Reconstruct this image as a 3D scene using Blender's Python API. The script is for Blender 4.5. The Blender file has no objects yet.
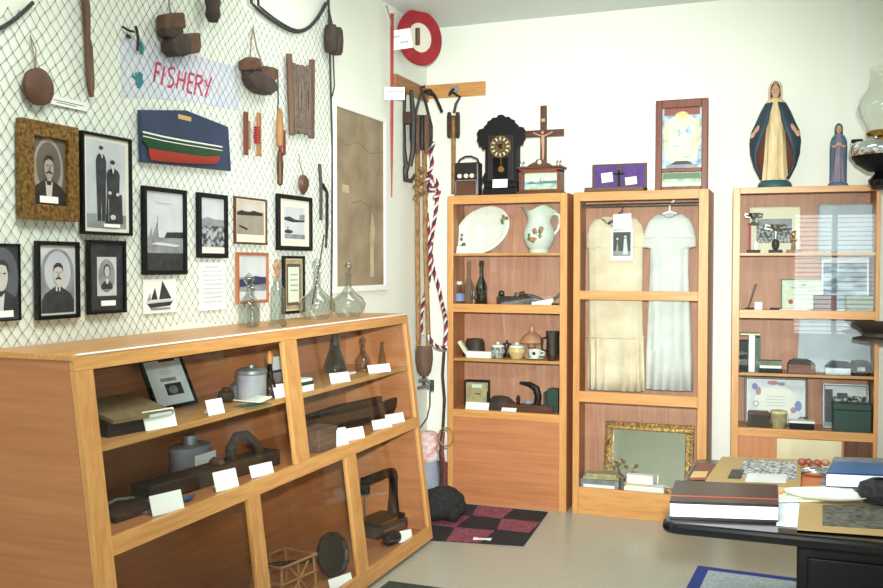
import bpy, bmesh, math, random
from mathutils import Vector, Matrix
random.seed(7)
S=bpy.context.scene; COL=S.collection; PI=math.pi
R=math.radians
# ------------------------------------------------------------------ camera
F_PX=927.43; YAW=.3673; PITCH=-.031
CAM=Vector((2.4473,-6.0832,1.55))
FW=Vector((-math.sin(YAW)*math.cos(PITCH),math.cos(YAW)*math.cos(PITCH),math.sin(PITCH)))
RT=Vector((math.cos(YAW),math.sin(YAW),0)); UP=RT.cross(FW)
cd=bpy.data.cameras.new('camera'); cam=bpy.data.objects.new('camera',cd); COL.objects.link(cam)
cd.sensor_width=36; cd.sensor_fit='HORIZONTAL'; cd.lens=F_PX/883*36; cd.clip_start=.05
m=Matrix((RT,UP,-FW)).transposed().to_4x4(); m.translation=CAM; cam.matrix_world=m
S.camera=cam
# survey helpers: the sight line through a photo point met with a plane the thing stands on or hangs from
def _ray(u,v): return FW+RT*((u-441.5)/F_PX)-UP*((v-294)/F_PX)
def _at(ax,val,u,v):
    d=_ray(u,v); return CAM+d*((val-CAM[ax])/d[ax])
def Lw(u,v,x=.0): return _at(0,x,u,v)
def B(u,v,y=-.25): return _at(1,y,u,v)
def Fl(u,v,z=0.): return _at(2,z,u,v)
# ------------------------------------------------------------------ materials
def lin(c):
    if isinstance(c,str):
        c=c.lstrip('#'); c=[int(c[i:i+2],16)/255 for i in (0,2,4)]
    return tuple((x/12.92 if x<=.04045 else ((x+.055)/1.055)**2.4) for x in c)+(1,)
M={}
def _base(key):
    mt=bpy.data.materials.new(key); mt.use_nodes=True; M[key]=mt
    nt=mt.node_tree; return mt,nt,nt.nodes['Principled BSDF']
def mat(key,c,rough=.6,metal=0,c2=None,scale=20,stretch=(1,1,1),bump=0,spec=None,lo=.35,hi=.65,detail=4):
    mt,nt,b=_base(key)
    b.inputs['Base Color'].default_value=lin(c); b.inputs['Roughness'].default_value=rough; b.inputs['Metallic'].default_value=metal
    if spec is not None: b.inputs['Specular IOR Level'].default_value=spec
    if c2 or bump:
        tc=nt.nodes.new('ShaderNodeTexCoord'); mp=nt.nodes.new('ShaderNodeMapping'); mp.inputs['Scale'].default_value=stretch
        nz=nt.nodes.new('ShaderNodeTexNoise'); nz.inputs['Scale'].default_value=scale; nz.inputs['Detail'].default_value=detail
        nt.links.new(tc.outputs['Object'],mp.inputs['Vector']); nt.links.new(mp.outputs['Vector'],nz.inputs['Vector'])
        if c2:
            cr=nt.nodes.new('ShaderNodeValToRGB'); cr.color_ramp.elements[0].position=lo; cr.color_ramp.elements[1].position=hi
            cr.color_ramp.elements[0].color=lin(c); cr.color_ramp.elements[1].color=lin(c2)
            nt.links.new(nz.outputs['Fac'],cr.inputs['Fac']); nt.links.new(cr.outputs['Color'],b.inputs['Base Color'])
        if bump:
            bp=nt.nodes.new('ShaderNodeBump'); bp.inputs['Strength'].default_value=bump; bp.inputs['Distance'].default_value=.01
            nt.links.new(nz.outputs['Fac'],bp.inputs['Height']); nt.links.new(bp.outputs['Normal'],b.inputs['Normal'])
    return mt
def wood(key,a,b_,axis,rough=.42,fine=26,mid=.5):
    mt,nt,b=_base(key); b.inputs['Roughness'].default_value=rough
    tc=nt.nodes.new('ShaderNodeTexCoord'); mp=nt.nodes.new('ShaderNodeMapping')
    s=[fine]*3; s['xyz'.index(axis)]=fine*.06; mp.inputs['Scale'].default_value=s
    n1=nt.nodes.new('ShaderNodeTexNoise'); n1.inputs['Scale'].default_value=1.; n1.inputs['Detail'].default_value=6; n1.inputs['Distortion'].default_value=1.6
    n2=nt.nodes.new('ShaderNodeTexNoise'); n2.inputs['Scale'].default_value=5.; n2.inputs['Detail'].default_value=3
    mx=nt.nodes.new('ShaderNodeMix'); mx.data_type='FLOAT'; mx.inputs[0].default_value=.4
    cr=nt.nodes.new('ShaderNodeValToRGB'); cr.color_ramp.elements[0].position=.33; cr.color_ramp.elements[1].position=.68
    cr.color_ramp.elements[0].color=lin(b_); cr.color_ramp.elements[1].color=lin(a)
    nt.links.new(tc.outputs['Object'],mp.inputs['Vector'])
    for n in (n1,n2): nt.links.new(mp.outputs['Vector'],n.inputs['Vector'])
    nt.links.new(n1.outputs['Fac'],mx.inputs[2]); nt.links.new(n2.outputs['Fac'],mx.inputs[3])
    nt.links.new(mx.outputs[0],cr.inputs['Fac']); nt.links.new(cr.outputs['Color'],b.inputs['Base Color'])
def glass(key,tint,refl=1.0,ior=1.45,rough=.0):
    mt=bpy.data.materials.new(key); mt.use_nodes=True; M[key]=mt; nt=mt.node_tree; nt.nodes.clear()
    o=nt.nodes.new('ShaderNodeOutputMaterial'); mx=nt.nodes.new('ShaderNodeMixShader'); tr=nt.nodes.new('ShaderNodeBsdfTransparent'); gl=nt.nodes.new('ShaderNodeBsdfGlossy')
    fr=nt.nodes.new('ShaderNodeFresnel'); fr.inputs['IOR'].default_value=ior; mu=nt.nodes.new('ShaderNodeMath'); mu.operation='MULTIPLY'; mu.inputs[1].default_value=refl; mu.use_clamp=True
    ge=nt.nodes.new('ShaderNodeNewGeometry'); mi=nt.nodes.new('ShaderNodeMix'); mi.data_type='FLOAT'; mi.inputs[2].default_value=ior; mi.inputs[3].default_value=1/ior
    nt.links.new(ge.outputs['Backfacing'],mi.inputs[0]); nt.links.new(mi.outputs[0],fr.inputs['IOR'])
    tr.inputs['Color'].default_value=lin(tint); gl.inputs['Roughness'].default_value=rough
    nt.links.new(fr.outputs[0],mu.inputs[0]); nt.links.new(mu.outputs[0],mx.inputs[0]); nt.links.new(tr.outputs[0],mx.inputs[1]); nt.links.new(gl.outputs[0],mx.inputs[2]); nt.links.new(mx.outputs[0],o.inputs['Surface'])
def emit(key,c,s):
    mt,nt,b=_base(key); b.inputs['Base Color'].default_value=(0,0,0,1); b.inputs['Emission Color'].default_value=lin(c); b.inputs['Emission Strength'].default_value=s

mat('wall',(.945,.96,.915),.75,bump=.03,scale=60)
mat('ceil',(.86,.88,.87),.85,c2=(.88,.9,.89),scale=30)
mat('floor','#a8a798',.28,c2='#b4b3a5',scale=45,lo=.3,hi=.7)
for ax in 'xyz':
    wood('oak_'+ax,'#d8a362','#ba8047',ax,.38)
    wood('ply_'+ax,'#c18154','#a8683f',ax,.5,fine=12)
    wood('back_'+ax,'#cf987c','#b37a60',ax,.55,fine=16)
    wood('brown_'+ax,'#6b4026','#3d2113',ax,.45)
    wood('red_'+ax,'#83432c','#5c2718',ax,.4)
    wood('worn_'+ax,'#7c5f4c','#4d382c',ax,.8)
    wood('pale_'+ax,'#b98a58','#8a5a34',ax,.6)
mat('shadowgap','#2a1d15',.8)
mat('white','#f4f4f0',.6); mat('card','#fbfbf8',.6); mat('ink','#50545a',.7); mat('paper_blue','#d6d9ea',.8,c2='#e2e4ee',scale=8)
mat('black','#0e0e11',.5,spec=.25); mat('blackgloss','#0b0d10',.16,spec=.4); mat('iron','#2b2624',.55,metal=.35,c2='#3c332d',scale=30,bump=.2)
mat('rust','#4a3428',.7,metal=.2,c2='#30241d',scale=25,bump=.3)
mat('steel','#b9bcc0',.25,metal=1); mat('chrome','#dfe2e6',.08,metal=1); mat('brass','#b28a45',.3,metal=1); mat('greymetal','#7f8286',.45,metal=.6,c2='#a8abb0',scale=14)
mat('gold','#6b4c1e',.38,metal=.5,c2='#a98040',scale=45,bump=.5); mat('gilt','#54381a',.4,metal=.4,c2='#9a7434',scale=70,bump=.6)
mat('red','#a8242e',.5,c2='#952029',scale=12); mat('pink','#cf2c63',.7); mat('teal','#2b8a8e',.8); mat('navy','#27344f',.55,c2='#2f3d5c',scale=6)
mat('hullgreen','#1d4a33',.4); mat('hullred','#9c3428',.45); mat('tan','#c6a56a',.7); mat('redribbon','#b92a2a',.6)
mat('manila','#a98457',.9,c2='#7f5d38',scale=60,stretch=(1,1,.4),bump=.6); mat('twine','#8f7f6a',.9); mat('net','#76827f',.9); mat('netrope','#33383a',.9,c2='#4a4a46',scale=60,bump=.4)
mat('ropewhite','#e6e0da',.8); mat('ropered','#a5263a',.8); mat('ropenavy','#252d52',.8)
mat('cork','#6b4c3a',.85,c2='#50372a',scale=22,bump=.4); mat('float','#4a3d38',.8,c2='#372c29',scale=22,bump=.3); mat('ballwood','#6a4836',.6,c2='#523628',scale=14)
mat('sep_d','#221d1b',.6,c2='#332b27',scale=25); mat('sep_m','#8d8578',.6,c2='#a59c8e',scale=9); mat('sep_l','#cfcabd',.6,c2='#bdb7aa',scale=9); mat('skin_print','#a39a92',.6); mat('skin_pale','#c9c4c0',.6)
mat('bw_d','#26282c',.5,c2='#3a3c42',scale=30); mat('bw_m','#7a7d82',.5,c2='#9a9da1',scale=18); mat('bw_l','#d3d7da',.5,c2='#c3c8cc',scale=10); mat('bw_bg','#b6bbc4',.5,c2='#c9cdd4',scale=6)
mat('crowd','#34383d',.6,c2='#b0b4b6',scale=55,lo=.42,hi=.6); mat('crowd2','#54585c',.6,c2='#c8cbc8',scale=70,lo=.4,hi=.62); mat('blotch','#6b6a60',.6,c2='#2e302f',scale=45)
mat('mapbrown','#a8987f',.85,c2='#86745a',scale=5,lo=.3,hi=.7,detail=8); mat('mappale','#c9b89a',.85,c2='#b39e7c',scale=9); mat('matboard','#e9e7d6',.7); mat('cream','#ece3cb',.75)
mat('certgreen','#cfdcc6',.7,c2='#dfe6d4',scale=30); mat('greenframe','#5e7a5a',.5); mat('sealred','#a8464a',.6)
mat('sea','#31465f',.45,c2='#a9bccb',scale=10,stretch=(1,1,2.4),lo=.42,hi=.62)
glass('pane','#fbfdfc',1.0); glass('casepane','#fbfdfc',.42); glass('bottle','#e9edeb',3.0,1.45); glass('bottledark','#27302f',2.5,1.5); glass('amberglass','#f6dfd0',1.6,1.45); glass('chimney','#fcfdfc',1.0,1.45)
mat('porcelain','#eff0e8',.15); mat('porcgreen','#dde7dc',.15); mat('flower','#8a5c42',.5,c2='#b98f52',scale=40); mat('leaf','#4d6b3c',.5); mat('flowerpink','#c46a6a',.5); mat('pot','#d8c088',.3); mat('blackglaze','#1b191b',.15)
mat('purple','#5a3f86',.75,c2='#4c3475',scale=30); mat('ivory','#e9e2c8',.6); mat('skin','#c89b7c',.6); mat('robecream','#e2cfa4',.6,c2='#cdb482',scale=9,stretch=(6,6,1)); mat('mantle','#22333f',.6,c2='#2c4250',scale=8); mat('lining','#6b3f30',.7); mat('veil','#d9c3b2',.6); mat('robelilac','#84788c',.6,c2='#746d84',scale=9); mat('mantleblue','#435c72',.6,c2='#52708a',scale=9); mat('hair','#5d3d2b',.7); mat('basegreen','#2d5660',.5)
mat('dressivory','#e8dac2',.9,c2='#d9c7a8',scale=10); mat('dresswhite','#e2e3df',.9,c2='#d3d6d4',scale=10); mat('mirror','#f6f1ee',.03,metal=1)
mat('album','#241a1d',.3,c2='#2e2225',scale=20); mat('redline','#b5452f',.5); mat('pages','#f1f0f4',.7,c2='#dcdbe2',scale=90,stretch=(.05,.05,3)); mat('maroon','#5a2328',.5); mat('boxgreen','#5d6b52',.6,c2='#74805f',scale=25); mat('darkgreen','#25413a',.45); mat('bluegrey','#a9b4bf',.18,c2='#c4ced6',scale=4); mat('bluebook','#1f3b66',.25); mat('bluecover','#27598f',.3); mat('beigepaper','#d8ceae',.75,c2='#cbc09d',scale=6); mat('orangeedge','#b8683a',.6); mat('browncover','#6e3e33',.5); mat('tanmount','#a48c5c',.7); mat('whiteblue','#cfdde8',.6,c2='#eef3f6',scale=8)
mat('rugblack','#1d1a1f',.95,c2='#292329',scale=80,bump=.5); mat('rugpink','#9a5060',.95,c2='#703845',scale=50,bump=.5); mat('matgreen','#2c352f',.95,c2='#39423a',scale=80); mat('rugblue','#27408a',.9); mat('ruginner','#93a3ad',.95,c2='#b6c2c4',scale=70,bump=.3); mat('fur','#18191a',.95,c2='#2a2b2b',scale=50,bump=1)
mat('greycloth','#9aa0b0',.9,c2='#8b92a4',scale=9); mat('pinkcloth','#cf8f8c',.9,c2='#ece6e0',scale=22); mat('greyjar','#8b8a92',.5,c2='#a3a2aa',scale=8); mat('khaki','#b7aa84',.8,c2='#9c8f68',scale=30); mat('basket','#7d6850',.9,c2='#5a4836',scale=60,bump=.8)
mat('artgold','#c9b35f',.5,c2='#e8dfae',scale=25); mat('artblue','#5f8fb4',.5,c2='#cfe0e4',scale=18); mat('artgreen','#7fae86',.5,c2='#cfe6cb',scale=20); mat('artred','#8a4a3c',.5); mat('artcream','#efe9c8',.5,c2='#d9d9b4',scale=20); mat('paintprint','#e9eaf0',.6,c2='#cfd4de',scale=12)
mat('awardpaper','#efeeea',.6); mat('awardblue','#7f93c4',.6); mat('awardrose','#c08a95',.6); mat('slat','#eef0f0',.5); mat('woodcone','#c27f3f',.5); mat('trunk','#2b211c',.6,c2='#3a2d25',scale=20)
mat('sep_h','#5a5048',.6,c2='#6d6257',scale=9); mat('bw_h','#50535a',.5,c2='#62666c',scale=9); mat('mapdark','#84704f',.85); mat('woundline','#7b6c62',.9,c2='#5f5249',scale=40)
for ax in 'xyz': wood('copper_'+ax,'#b87048','#96532f',ax,.45)
mat('dialdark','#4a4233',.5)
mat('oldpaper','#8f7a58',.8,c2='#7d6a4a',scale=12)
mat('ambersolid','#cf9a78',.12,c2='#b97f5c',scale=14); mat('rustred','#6e3424',.6,c2='#8c4f38',scale=20)
emit('daylight','#e4f2f4',8)
# ------------------------------------------------------------------ mesh builder
class MB:
    def __init__(s): s.v=[];s.f=[];s.mi=[];s.k=0;s.T=Matrix()
    def use(s,k): s.k=k; return s
    def tf(s,loc=(0,0,0),rx=0,ry=0,rz=0,sc=1):
        s.T=Matrix.Translation(loc)@Matrix.Rotation(rz,4,'Z')@Matrix.Rotation(ry,4,'Y')@Matrix.Rotation(rx,4,'X')@Matrix.Scale(sc,4); return s
    def add(s,vs,fs):
        n=len(s.v); s.v+= [s.T@Vector(p) for p in vs]; s.f+=[[n+i for i in f] for f in fs]; s.mi+=[s.k]*len(fs); return s
    def hexa(s,p): return s.add(p,[(0,3,2,1),(4,5,6,7),(0,1,5,4),(1,2,6,5),(2,3,7,6),(3,0,4,7)])
    def box(s,x0,x1,y0,y1,z0,z1): return s.hexa([(x0,y0,z0),(x1,y0,z0),(x1,y1,z0),(x0,y1,z0),(x0,y0,z1),(x1,y0,z1),(x1,y1,z1),(x0,y1,z1)])
    def prism(s,poly,y0,y1,plane='xz'):
        f={'xz':lambda a,b,d:(a,d,b),'yz':lambda a,b,d:(d,a,b),'xy':lambda a,b,d:(a,b,d)}[plane]
        n=len(poly); return s.add([f(a,b,y0) for a,b in poly]+[f(a,b,y1) for a,b in poly],[tuple(range(n))[::-1],tuple(range(n,2*n))]+[(i,(i+1)%n,n+(i+1)%n,n+i) for i in range(n)])
    def rings(s,rs,closed=True,c0=True,c1=True):
        n=len(rs[0]); fs=[]
        for i in range(len(rs)-1):
            for j in range(n if closed else n-1):
                a=i*n+j;b=i*n+(j+1)%n; fs.append((a,b,b+n,a+n))
        if closed and c0: fs.append(tuple(range(n))[::-1])
        if closed and c1: fs.append(tuple((len(rs)-1)*n+j for j in range(n)))
        return s.add([p for r in rs for p in r],fs)
    def lathe(s,prof,c=(0,0,0),n=16,sx=1,sy=1):
        return s.rings([[(c[0]+max(r,.0004)*sx*math.cos(2*PI*j/n),c[1]+max(r,.0004)*sy*math.sin(2*PI*j/n),c[2]+z) for j in range(n)] for r,z in prof])
    def tube(s,pts,r,n=7,closed=False):
        P=[Vector(p) for p in pts]; m_=len(P); rs=[]; rr=r if hasattr(r,'__len__') else [r]*m_
        prev=None
        for i in range(m_):
            t=(P[(i+1)%m_]-P[i-1]) if closed else P[min(i+1,m_-1)]-P[max(i-1,0)]
            t=t.normalized() if t.length>1e-9 else Vector((0,0,1))
            u=prev-t*prev.dot(t) if prev is not None else t.cross(Vector((0,0,1)) if abs(t.z)<.9 else Vector((1,0,0)))
            if u.length<1e-6: u=t.orthogonal()
            u.normalize(); prev=u; w=t.cross(u)
            rs.append([P[i]+(u*math.cos(2*PI*j/n)+w*math.sin(2*PI*j/n))*rr[i] for j in range(n)])
        if closed: rs.append(rs[0]); return s.rings(rs,True,False,False)
        return s.rings(rs)
    def ell(s,c,r,nu=12,nv=8):
        if not hasattr(r,'__len__'): r=(r,r,r)
        return s.rings([[(c[0]+r[0]*math.sin(PI*i/nv if 0<i<nv else .02)*math.cos(2*PI*j/nu),c[1]+r[1]*math.sin(PI*i/nv if 0<i<nv else .02)*math.sin(2*PI*j/nu),c[2]-r[2]*math.cos(PI*i/nv)) for j in range(nu)] for i in range(nv+1)])
    def build(s,name,mats,parent=None,smooth=False,bevel=0,loc=None,rz=0):
        me=bpy.data.meshes.new(name); me.from_pydata([tuple(v) for v in s.v],[],s.f); 
        for k in ([mats] if isinstance(mats,str) else mats): me.materials.append(M[k])
        for p,k in zip(me.polygons,s.mi): p.material_index=k; p.use_smooth=smooth
        bm=bmesh.new(); bm.from_mesh(me); bmesh.ops.recalc_face_normals(bm,faces=bm.faces); bm.to_mesh(me); bm.free()
        o=bpy.data.objects.new(name,me); COL.objects.link(o)
        if parent: o.parent=parent
        if loc is not None: o.location=loc
        o.rotation_euler.z=rz
        if smooth: 
            try: me.set_sharp_from_angle(angle=R(40))
            except Exception: pass
        if bevel:
            b=o.modifiers.new('bevel','BEVEL'); b.width=bevel; b.segments=2; b.limit_method='ANGLE'
        return o
def tag(o,label,cat,group=None):
    o['label']=label; o['category']=cat
    if group: o['group']=group
    return o
def thing(name,label,cat,loc,rz=0,group=None):
    o=bpy.data.objects.new(name,None); COL.objects.link(o); o.empty_display_size=.05; o.location=loc; o.rotation_euler.z=rz
    return tag(o,label,cat,group)
def struct(name,mb,m_,**k):
    o=mb.build(name,m_,**k)
    if not k.get('parent'): o['kind']='structure'
    return o
def circ(cx,cz,rx,rz=None,n=20): return [(cx+rx*math.cos(2*PI*i/n),cz+(rz or rx)*math.sin(2*PI*i/n)) for i in range(n)]
def arcpts(c,r,a0,a1,n=8): return [(c[0]+r*math.cos(a0+(a1-a0)*i/n),c[1]+r*math.sin(a0+(a1-a0)*i/n)) for i in range(n+1)]
LEFT=PI/2      # a thing hung on the left wall faces +X
# ------------------------------------------------------------------ room
CZ=3.205; XR=3.02; XE=4.7; YR=-8.3
struct('floor',MB().box(-.1,XE+.1,YR-.1,.1,-.1,0),'floor')
struct('ceiling',MB().box(-.1,XE+.1,YR-.1,.1,CZ,CZ+.1),'ceil')
struct('wall_left',MB().box(-.1,0,YR-.1,.1,0,CZ),'wall')
struct('wall_back',MB().box(0,XE,0,.1,0,CZ),'wall')
struct('wall_right',MB().box(XR,XE,-1.15,0,0,CZ),'wall')
struct('wall_east',MB().box(XE,XE+.1,YR,.1,0,CZ),'wall')
WX0,WX1,WZ0,WZ1=3.45,4.6,.55,2.3
w=MB().box(0,WX0,YR-.1,YR,0,CZ).box(WX1,XE,YR-.1,YR,0,CZ).box(WX0,WX1,YR-.1,YR,0,WZ0).box(WX0,WX1,YR-.1,YR,WZ1,CZ)
struct('wall_rear',w,'wall')
wn=bpy.data.objects.new('window_1',None); COL.objects.link(wn); wn.location=(0,YR,0); wn['kind']='structure'
MB().box(WX0,WX1,-.09,-.08,WZ0,WZ1).build('window_pane','daylight',wn)
w=MB()
for x in (WX0,(WX0+WX1)/2-.03,WX1-.06): w.box(x,x+.06,-.07,.015,WZ0,WZ1)
for z in (WZ0,WZ1-.06): w.box(WX0,WX1,-.07,.015,z,z+.06)
w.build('window_frame','white',wn)
w=MB()
for i in range(26): 
    z=WZ0+.1+i*.062; w.hexa([(WX0+.06,-.035,z),(WX1-.06,-.035,z),(WX1-.06,-.01,z-.012),(WX0+.06,-.01,z-.012),(WX0+.06,-.035,z+.002),(WX1-.06,-.035,z+.002),(WX1-.06,-.01,z-.01),(WX0+.06,-.01,z-.01)])
w.build('blind','slat',wn)
struct('trim_1',MB().box(2.735,2.752,-.012,0,0,CZ),'white')
# ------------------------------------------------------------------ lights
def area(name,loc,rot,sx,sy,p,c=(1,1,1),spread=None):
    l=bpy.data.lights.new(name,'AREA'); l.shape='RECTANGLE'; l.size=sx; l.size_y=sy; l.energy=p; l.color=c
    if spread: l.spread=spread
    o=bpy.data.objects.new(name,l); COL.objects.link(o); o.location=loc; o.rotation_euler=rot; return o
area('ceiling_lamp',(1.1,-2.1,CZ-.03),(0,0,0),1.4,.5,16,(.95,1,.95))
area('ceiling_lamp',(1.9,-4.6,CZ-.03),(0,0,0),1.4,.5,90,(.96,1,.95))
# camera flash held just above the lens
fl=bpy.data.lights.new('camera_flash','SPOT'); fl.energy=1500; fl.spot_size=R(55); fl.spot_blend=1; fl.shadow_soft_size=.05; fl.color=(.97,1,.97)
fo=bpy.data.objects.new('camera_flash',fl); COL.objects.link(fo); fo.location=CAM+UP*.22+RT*.05-FW*.02
fo.rotation_euler=(Vector((.8,0,1.45))-fo.location).to_track_quat('-Z','Y').to_euler()
wd=bpy.data.worlds.new('world'); S.world=wd; wd.use_nodes=True; wd.node_tree.nodes['Background'].inputs[0].default_value=(.6,.7,.8,1); wd.node_tree.nodes['Background'].inputs[1].default_value=.15
S.view_settings.view_transform='Standard'; S.view_settings.look='None'; S.view_settings.gamma=1; S.view_settings.exposure=0.0
# ------------------------------------------------------------------ sloping display case
CY0,CY1=-3.862,-1.285; CH=1.278
def fx(z): return .3943+.1587*(1-z/CH)
case=thing('display_case','long honey oak display case with a sloping glass front against the netted wall','display case',(0,(CY0+CY1)/2,0))
cyc=(CY0+CY1)/2
def slab(mb,y0,y1,z0,z1,t0,t1):      # a bar lying in the sloping front between depths t0 (outside) and t1
    P=[]
    for z in (z0,z1):
        P+= [(fx(z)-t1,y0-cyc,z),(fx(z)-t0,y0-cyc,z),(fx(z)-t0,y1-cyc,z),(fx(z)-t1,y1-cyc,z)]
    return mb.hexa(P)
for y0,y1,nm in ((CY0,CY0+.018,'end_panel'),(CY1-.018,CY1,'end_panel')):
    MB().prism([(.012,0),(fx(0)-.0225,0),(fx(CH-.02)-.0225,CH-.02),(.012,CH-.02)],y0-cyc,y1-cyc).build(nm,'ply_x',case)
w=MB().box(.012,fx(CH)-.002,CY0-cyc-.004,CY1-cyc+.004,CH-.02,CH); w.build('top_board','oak_y',case,bevel=.003)
slab(MB(),CY0+.01-cyc+cyc,CY1-.01,CH-.004,CH+.001,-.003,.004).build('metal_strip','slat',case)
MB().box(.012,.02,CY0+.018-cyc,CY1-.018-cyc,.05,CH-.02).build('back_panel','ply_y',case)
w=MB(); slab(w,CY0,CY1,CH-.052,CH-.001,0,.022); w.build('top_rail','oak_y',case,bevel=.002)
w=MB(); slab(w,CY0+.075,CY1-.035,.645,.703,0,.022); w.build('middle_rail','oak_y',case,bevel=.002)
w=MB(); slab(w,CY0,CY1,.02,.092,0,.022); w.build('bottom_rail','oak_y',case,bevel=.002)
w=MB(); slab(w,CY0,CY0+.078,.092,CH-.052,0,.022); w.build('stile','oak_z',case,bevel=.002)
w=MB(); slab(w,CY1-.042,CY1,.092,CH-.052,0,.022); w.build('stile','oak_z',case,bevel=.002)
w=MB(); slab(w,-2.645,-2.53,.703,CH-.052,0,.022); w.build('stile','oak_z',case,bevel=.002)
for y0,y1 in ((-3.027,-2.945),(-2.2,-2.095)):
    w=MB(); slab(w,y0,y1,.092,.645,0,.022); w.build('stile','oak_z',case,bevel=.002)
MB().box(.02,fx(.98)-.028,CY0+.018-cyc,CY1-.018-cyc,.962,.984).build('shelf','oak_y',case)
MB().box(.02,fx(.69)-.024,CY0+.018-cyc,CY1-.018-cyc,.680,.698).build('shelf','ply_y',case)
MB().box(.02,fx(.06)-.024,CY0+.018-cyc,CY1-.018-cyc,.050,.068).build('floor_board','ply_y',case)
MB().box(.03,.47,CY0+.05-cyc,CY1-.05-cyc,0,.05).build('plinth','shadowgap',case)
for y0,y1,z0,z1 in ((CY0+.078,-2.645,.703,CH-.052),(-2.53,CY1-.042,.703,CH-.052),(CY0+.078,-3.027,.092,.645),(-2.945,-2.2,.092,.645),(-2.095,CY1-.042,.092,.645)):
    w=MB(); slab(w,y0+.0005,y1-.0005,z0+.0005,z1-.0005,.010,.014); w.build('glass_pane','casepane',case)
    w=MB()
    for a in ((y0,y1,z1-.006,z1),(y0,y0+.008,z0,z1)): slab(w,*a,.0145,.0215)
    w.build('gasket','black',case)
# ------------------------------------------------------------------ tall glazed cabinets
def cabinet(name_label,x0,width,yf,rz,shelves,rails,panels,depth=.37,st=(.036,.045),toprail=.055,H=2.0,glaze=()):
    r=thing('display_cabinet',name_label,'cabinet',(x0,yf,0),rz,'tall oak display cabinets along the back wall')
    t=.018;W=width
    MB().box(0,t,.02,depth,0,H).build('side_panel','ply_z',r); MB().box(W-t,W,.02,depth,0,H).build('side_panel','ply_z',r)
    MB().box(t,W-t,depth-.09,depth-.08,0,H-t).build('back_panel','back_z',r)
    MB().box(t,W-t,.02,depth,H-t,H).build('top_panel','ply_x',r)
    MB().box(0,st[0],0,.02,0,H).build('stile','oak_z',r,bevel=.002); MB().box(W-st[1],W,0,.02,0,H).build('stile','oak_z',r,bevel=.002)
    MB().box(st[0],W-st[1],0,.02,H-toprail,H).build('top_rail','oak_x',r,bevel=.002)
    for z0,z1 in rails: MB().box(st[0],W-st[1],0,.02,z0,z1).build('rail','oak_x',r,bevel=.002)
    for z0,z1 in shelves: MB().box(t,W-t,.03,depth-.09,z0,z1).build('shelf','oak_x',r)
    for z0,z1,k in panels: MB().box(st[0],W-st[1],.006,.018,z0,z1).build('lower_panel',k,r)
    for z0,z1 in glaze: MB().box(st[0]+.0005,W-st[1]-.0005,.009,.013,z0+.0005,z1-.0005).build('glass_pane','pane',r)
    return r
YC=-.42
X1,X2,X3=.311,1.144,2.088
cab1=cabinet('tall oak display cabinet nearest the room corner, holding platter, jug and bottles',X1,.793,YC,0,[(1.612,1.628),(1.272,1.292),(.926,.944),(.582,.602)],[(1.246,1.300),(.562,.612)],[(.0,.562,'ply_x')],glaze=((.612,1.246),(1.3,1.945)))
cab2=cabinet('tall oak display cabinet in the middle with two old dresses behind glass',X2,.806,YC,0,[(.09,.112)],[(1.338,1.393),(.703,.768),(0,.170)],[],st=(.04,.055),glaze=((.17,.703),(.768,1.338),(1.393,1.945)))
MB().tube([(.018,.17,1.925),(.788,.17,1.925)],.011,8).build('hanging_rod','steel',cab2,smooth=True)
A3=R(4)
cab3=cabinet('tall oak display cabinet at the right with trophies, certificates and photographs',X3,.787,YC,A3,[(1.606,1.622),(1.262,1.284),(.905,.921),(.578,.597)],[(1.243,1.292),(.553,.602)],[(.0,.553,'ply_z')],toprail=.035,st=(.04,.022),glaze=((.602,1.243),(1.292,1.965)))
MB().box(.255,.60,.0,.005,.20,.549).build('notice_sheet','beigepaper',cab3)
MB().box(.612,.762,.001,.005,.02,.551).build('dark_board','brown_z',cab3)
# ------------------------------------------------------------------ cards
def card(loc,w,h,rz,label,group='white label cards',lean=R(18),lines=2,name='label_card'):
    w_=MB().tf((0,0,0),rx=-lean).box(-w/2,w/2,-.001,.001,0.0005,h)
    w_.tf((0,h*math.sin(lean),0),rx=0); d=h*math.sin(lean)
    w_.hexa([(-w*.12,d*1.9,0.0005),(w*.12,d*1.9,0.0005),(w*.12,d*1.9+.002,0.0005),(-w*.12,d*1.9+.002,.0005),(-w*.12,.001,h*math.cos(lean)-.006),(w*.12,.001,h*math.cos(lean)-.006),(w*.12,.003,h*math.cos(lean)-.006),(-w*.12,.003,h*math.cos(lean)-.006)]) 
    o=w_.build(name,['card','ink'],None,loc=loc,rz=rz); tag(o,label,'label card',group); return o
US=.9846; MS=.6986; BS=.0686
def cy(x,u,v): return _at(0,x,u,v).y
# ------------------------------------------------------------------ things in the case, upper shelf
def P3(u,v,z): return Fl(u,v,z)
card((.397,_at(0,.397,162,436).y,US),.135,.068,R(78),'white label card on upper case shelf in front of the beige booklet')
card((.397,_at(0,.397,217,419).y,US),.085,.06,R(80),'white label card on upper case shelf right of the framed photo sheet')
card((.397,_at(0,.397,284,400).y,US),.10,.06,R(75),'white label card on upper case shelf by the central oak stile, near the bottle')
card((.397,_at(0,.397,341,387).y,US),.125,.05,R(70),'white label card on upper case shelf below the dark conical bottle')
card((.397,_at(0,.397,380,376).y,US),.15,.045,R(65),'white label card on upper case shelf in front of the clear cut bottle')
def stack(loc,items,rz,label,cat,name):
    r=thing(name,label,cat,loc,rz); z=0
    for w,d,h,k,nm,dx in items:
        MB().box(-w/2+dx,w/2+dx,-d/2,d/2,z,z+h).build(nm,k,r); z+=h
    return r
p=P3(312,392,US); stack((p.x-.06,p.y,US),[(.13,.06,.028,'pages','card_bundle',0),(.12,.055,.016,'black','band',0.005),(.1,.05,.012,'white','loose_card',.01)],R(85),'bundle of white cards with a dark band on the upper case shelf','cards','card_bundle')
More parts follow.
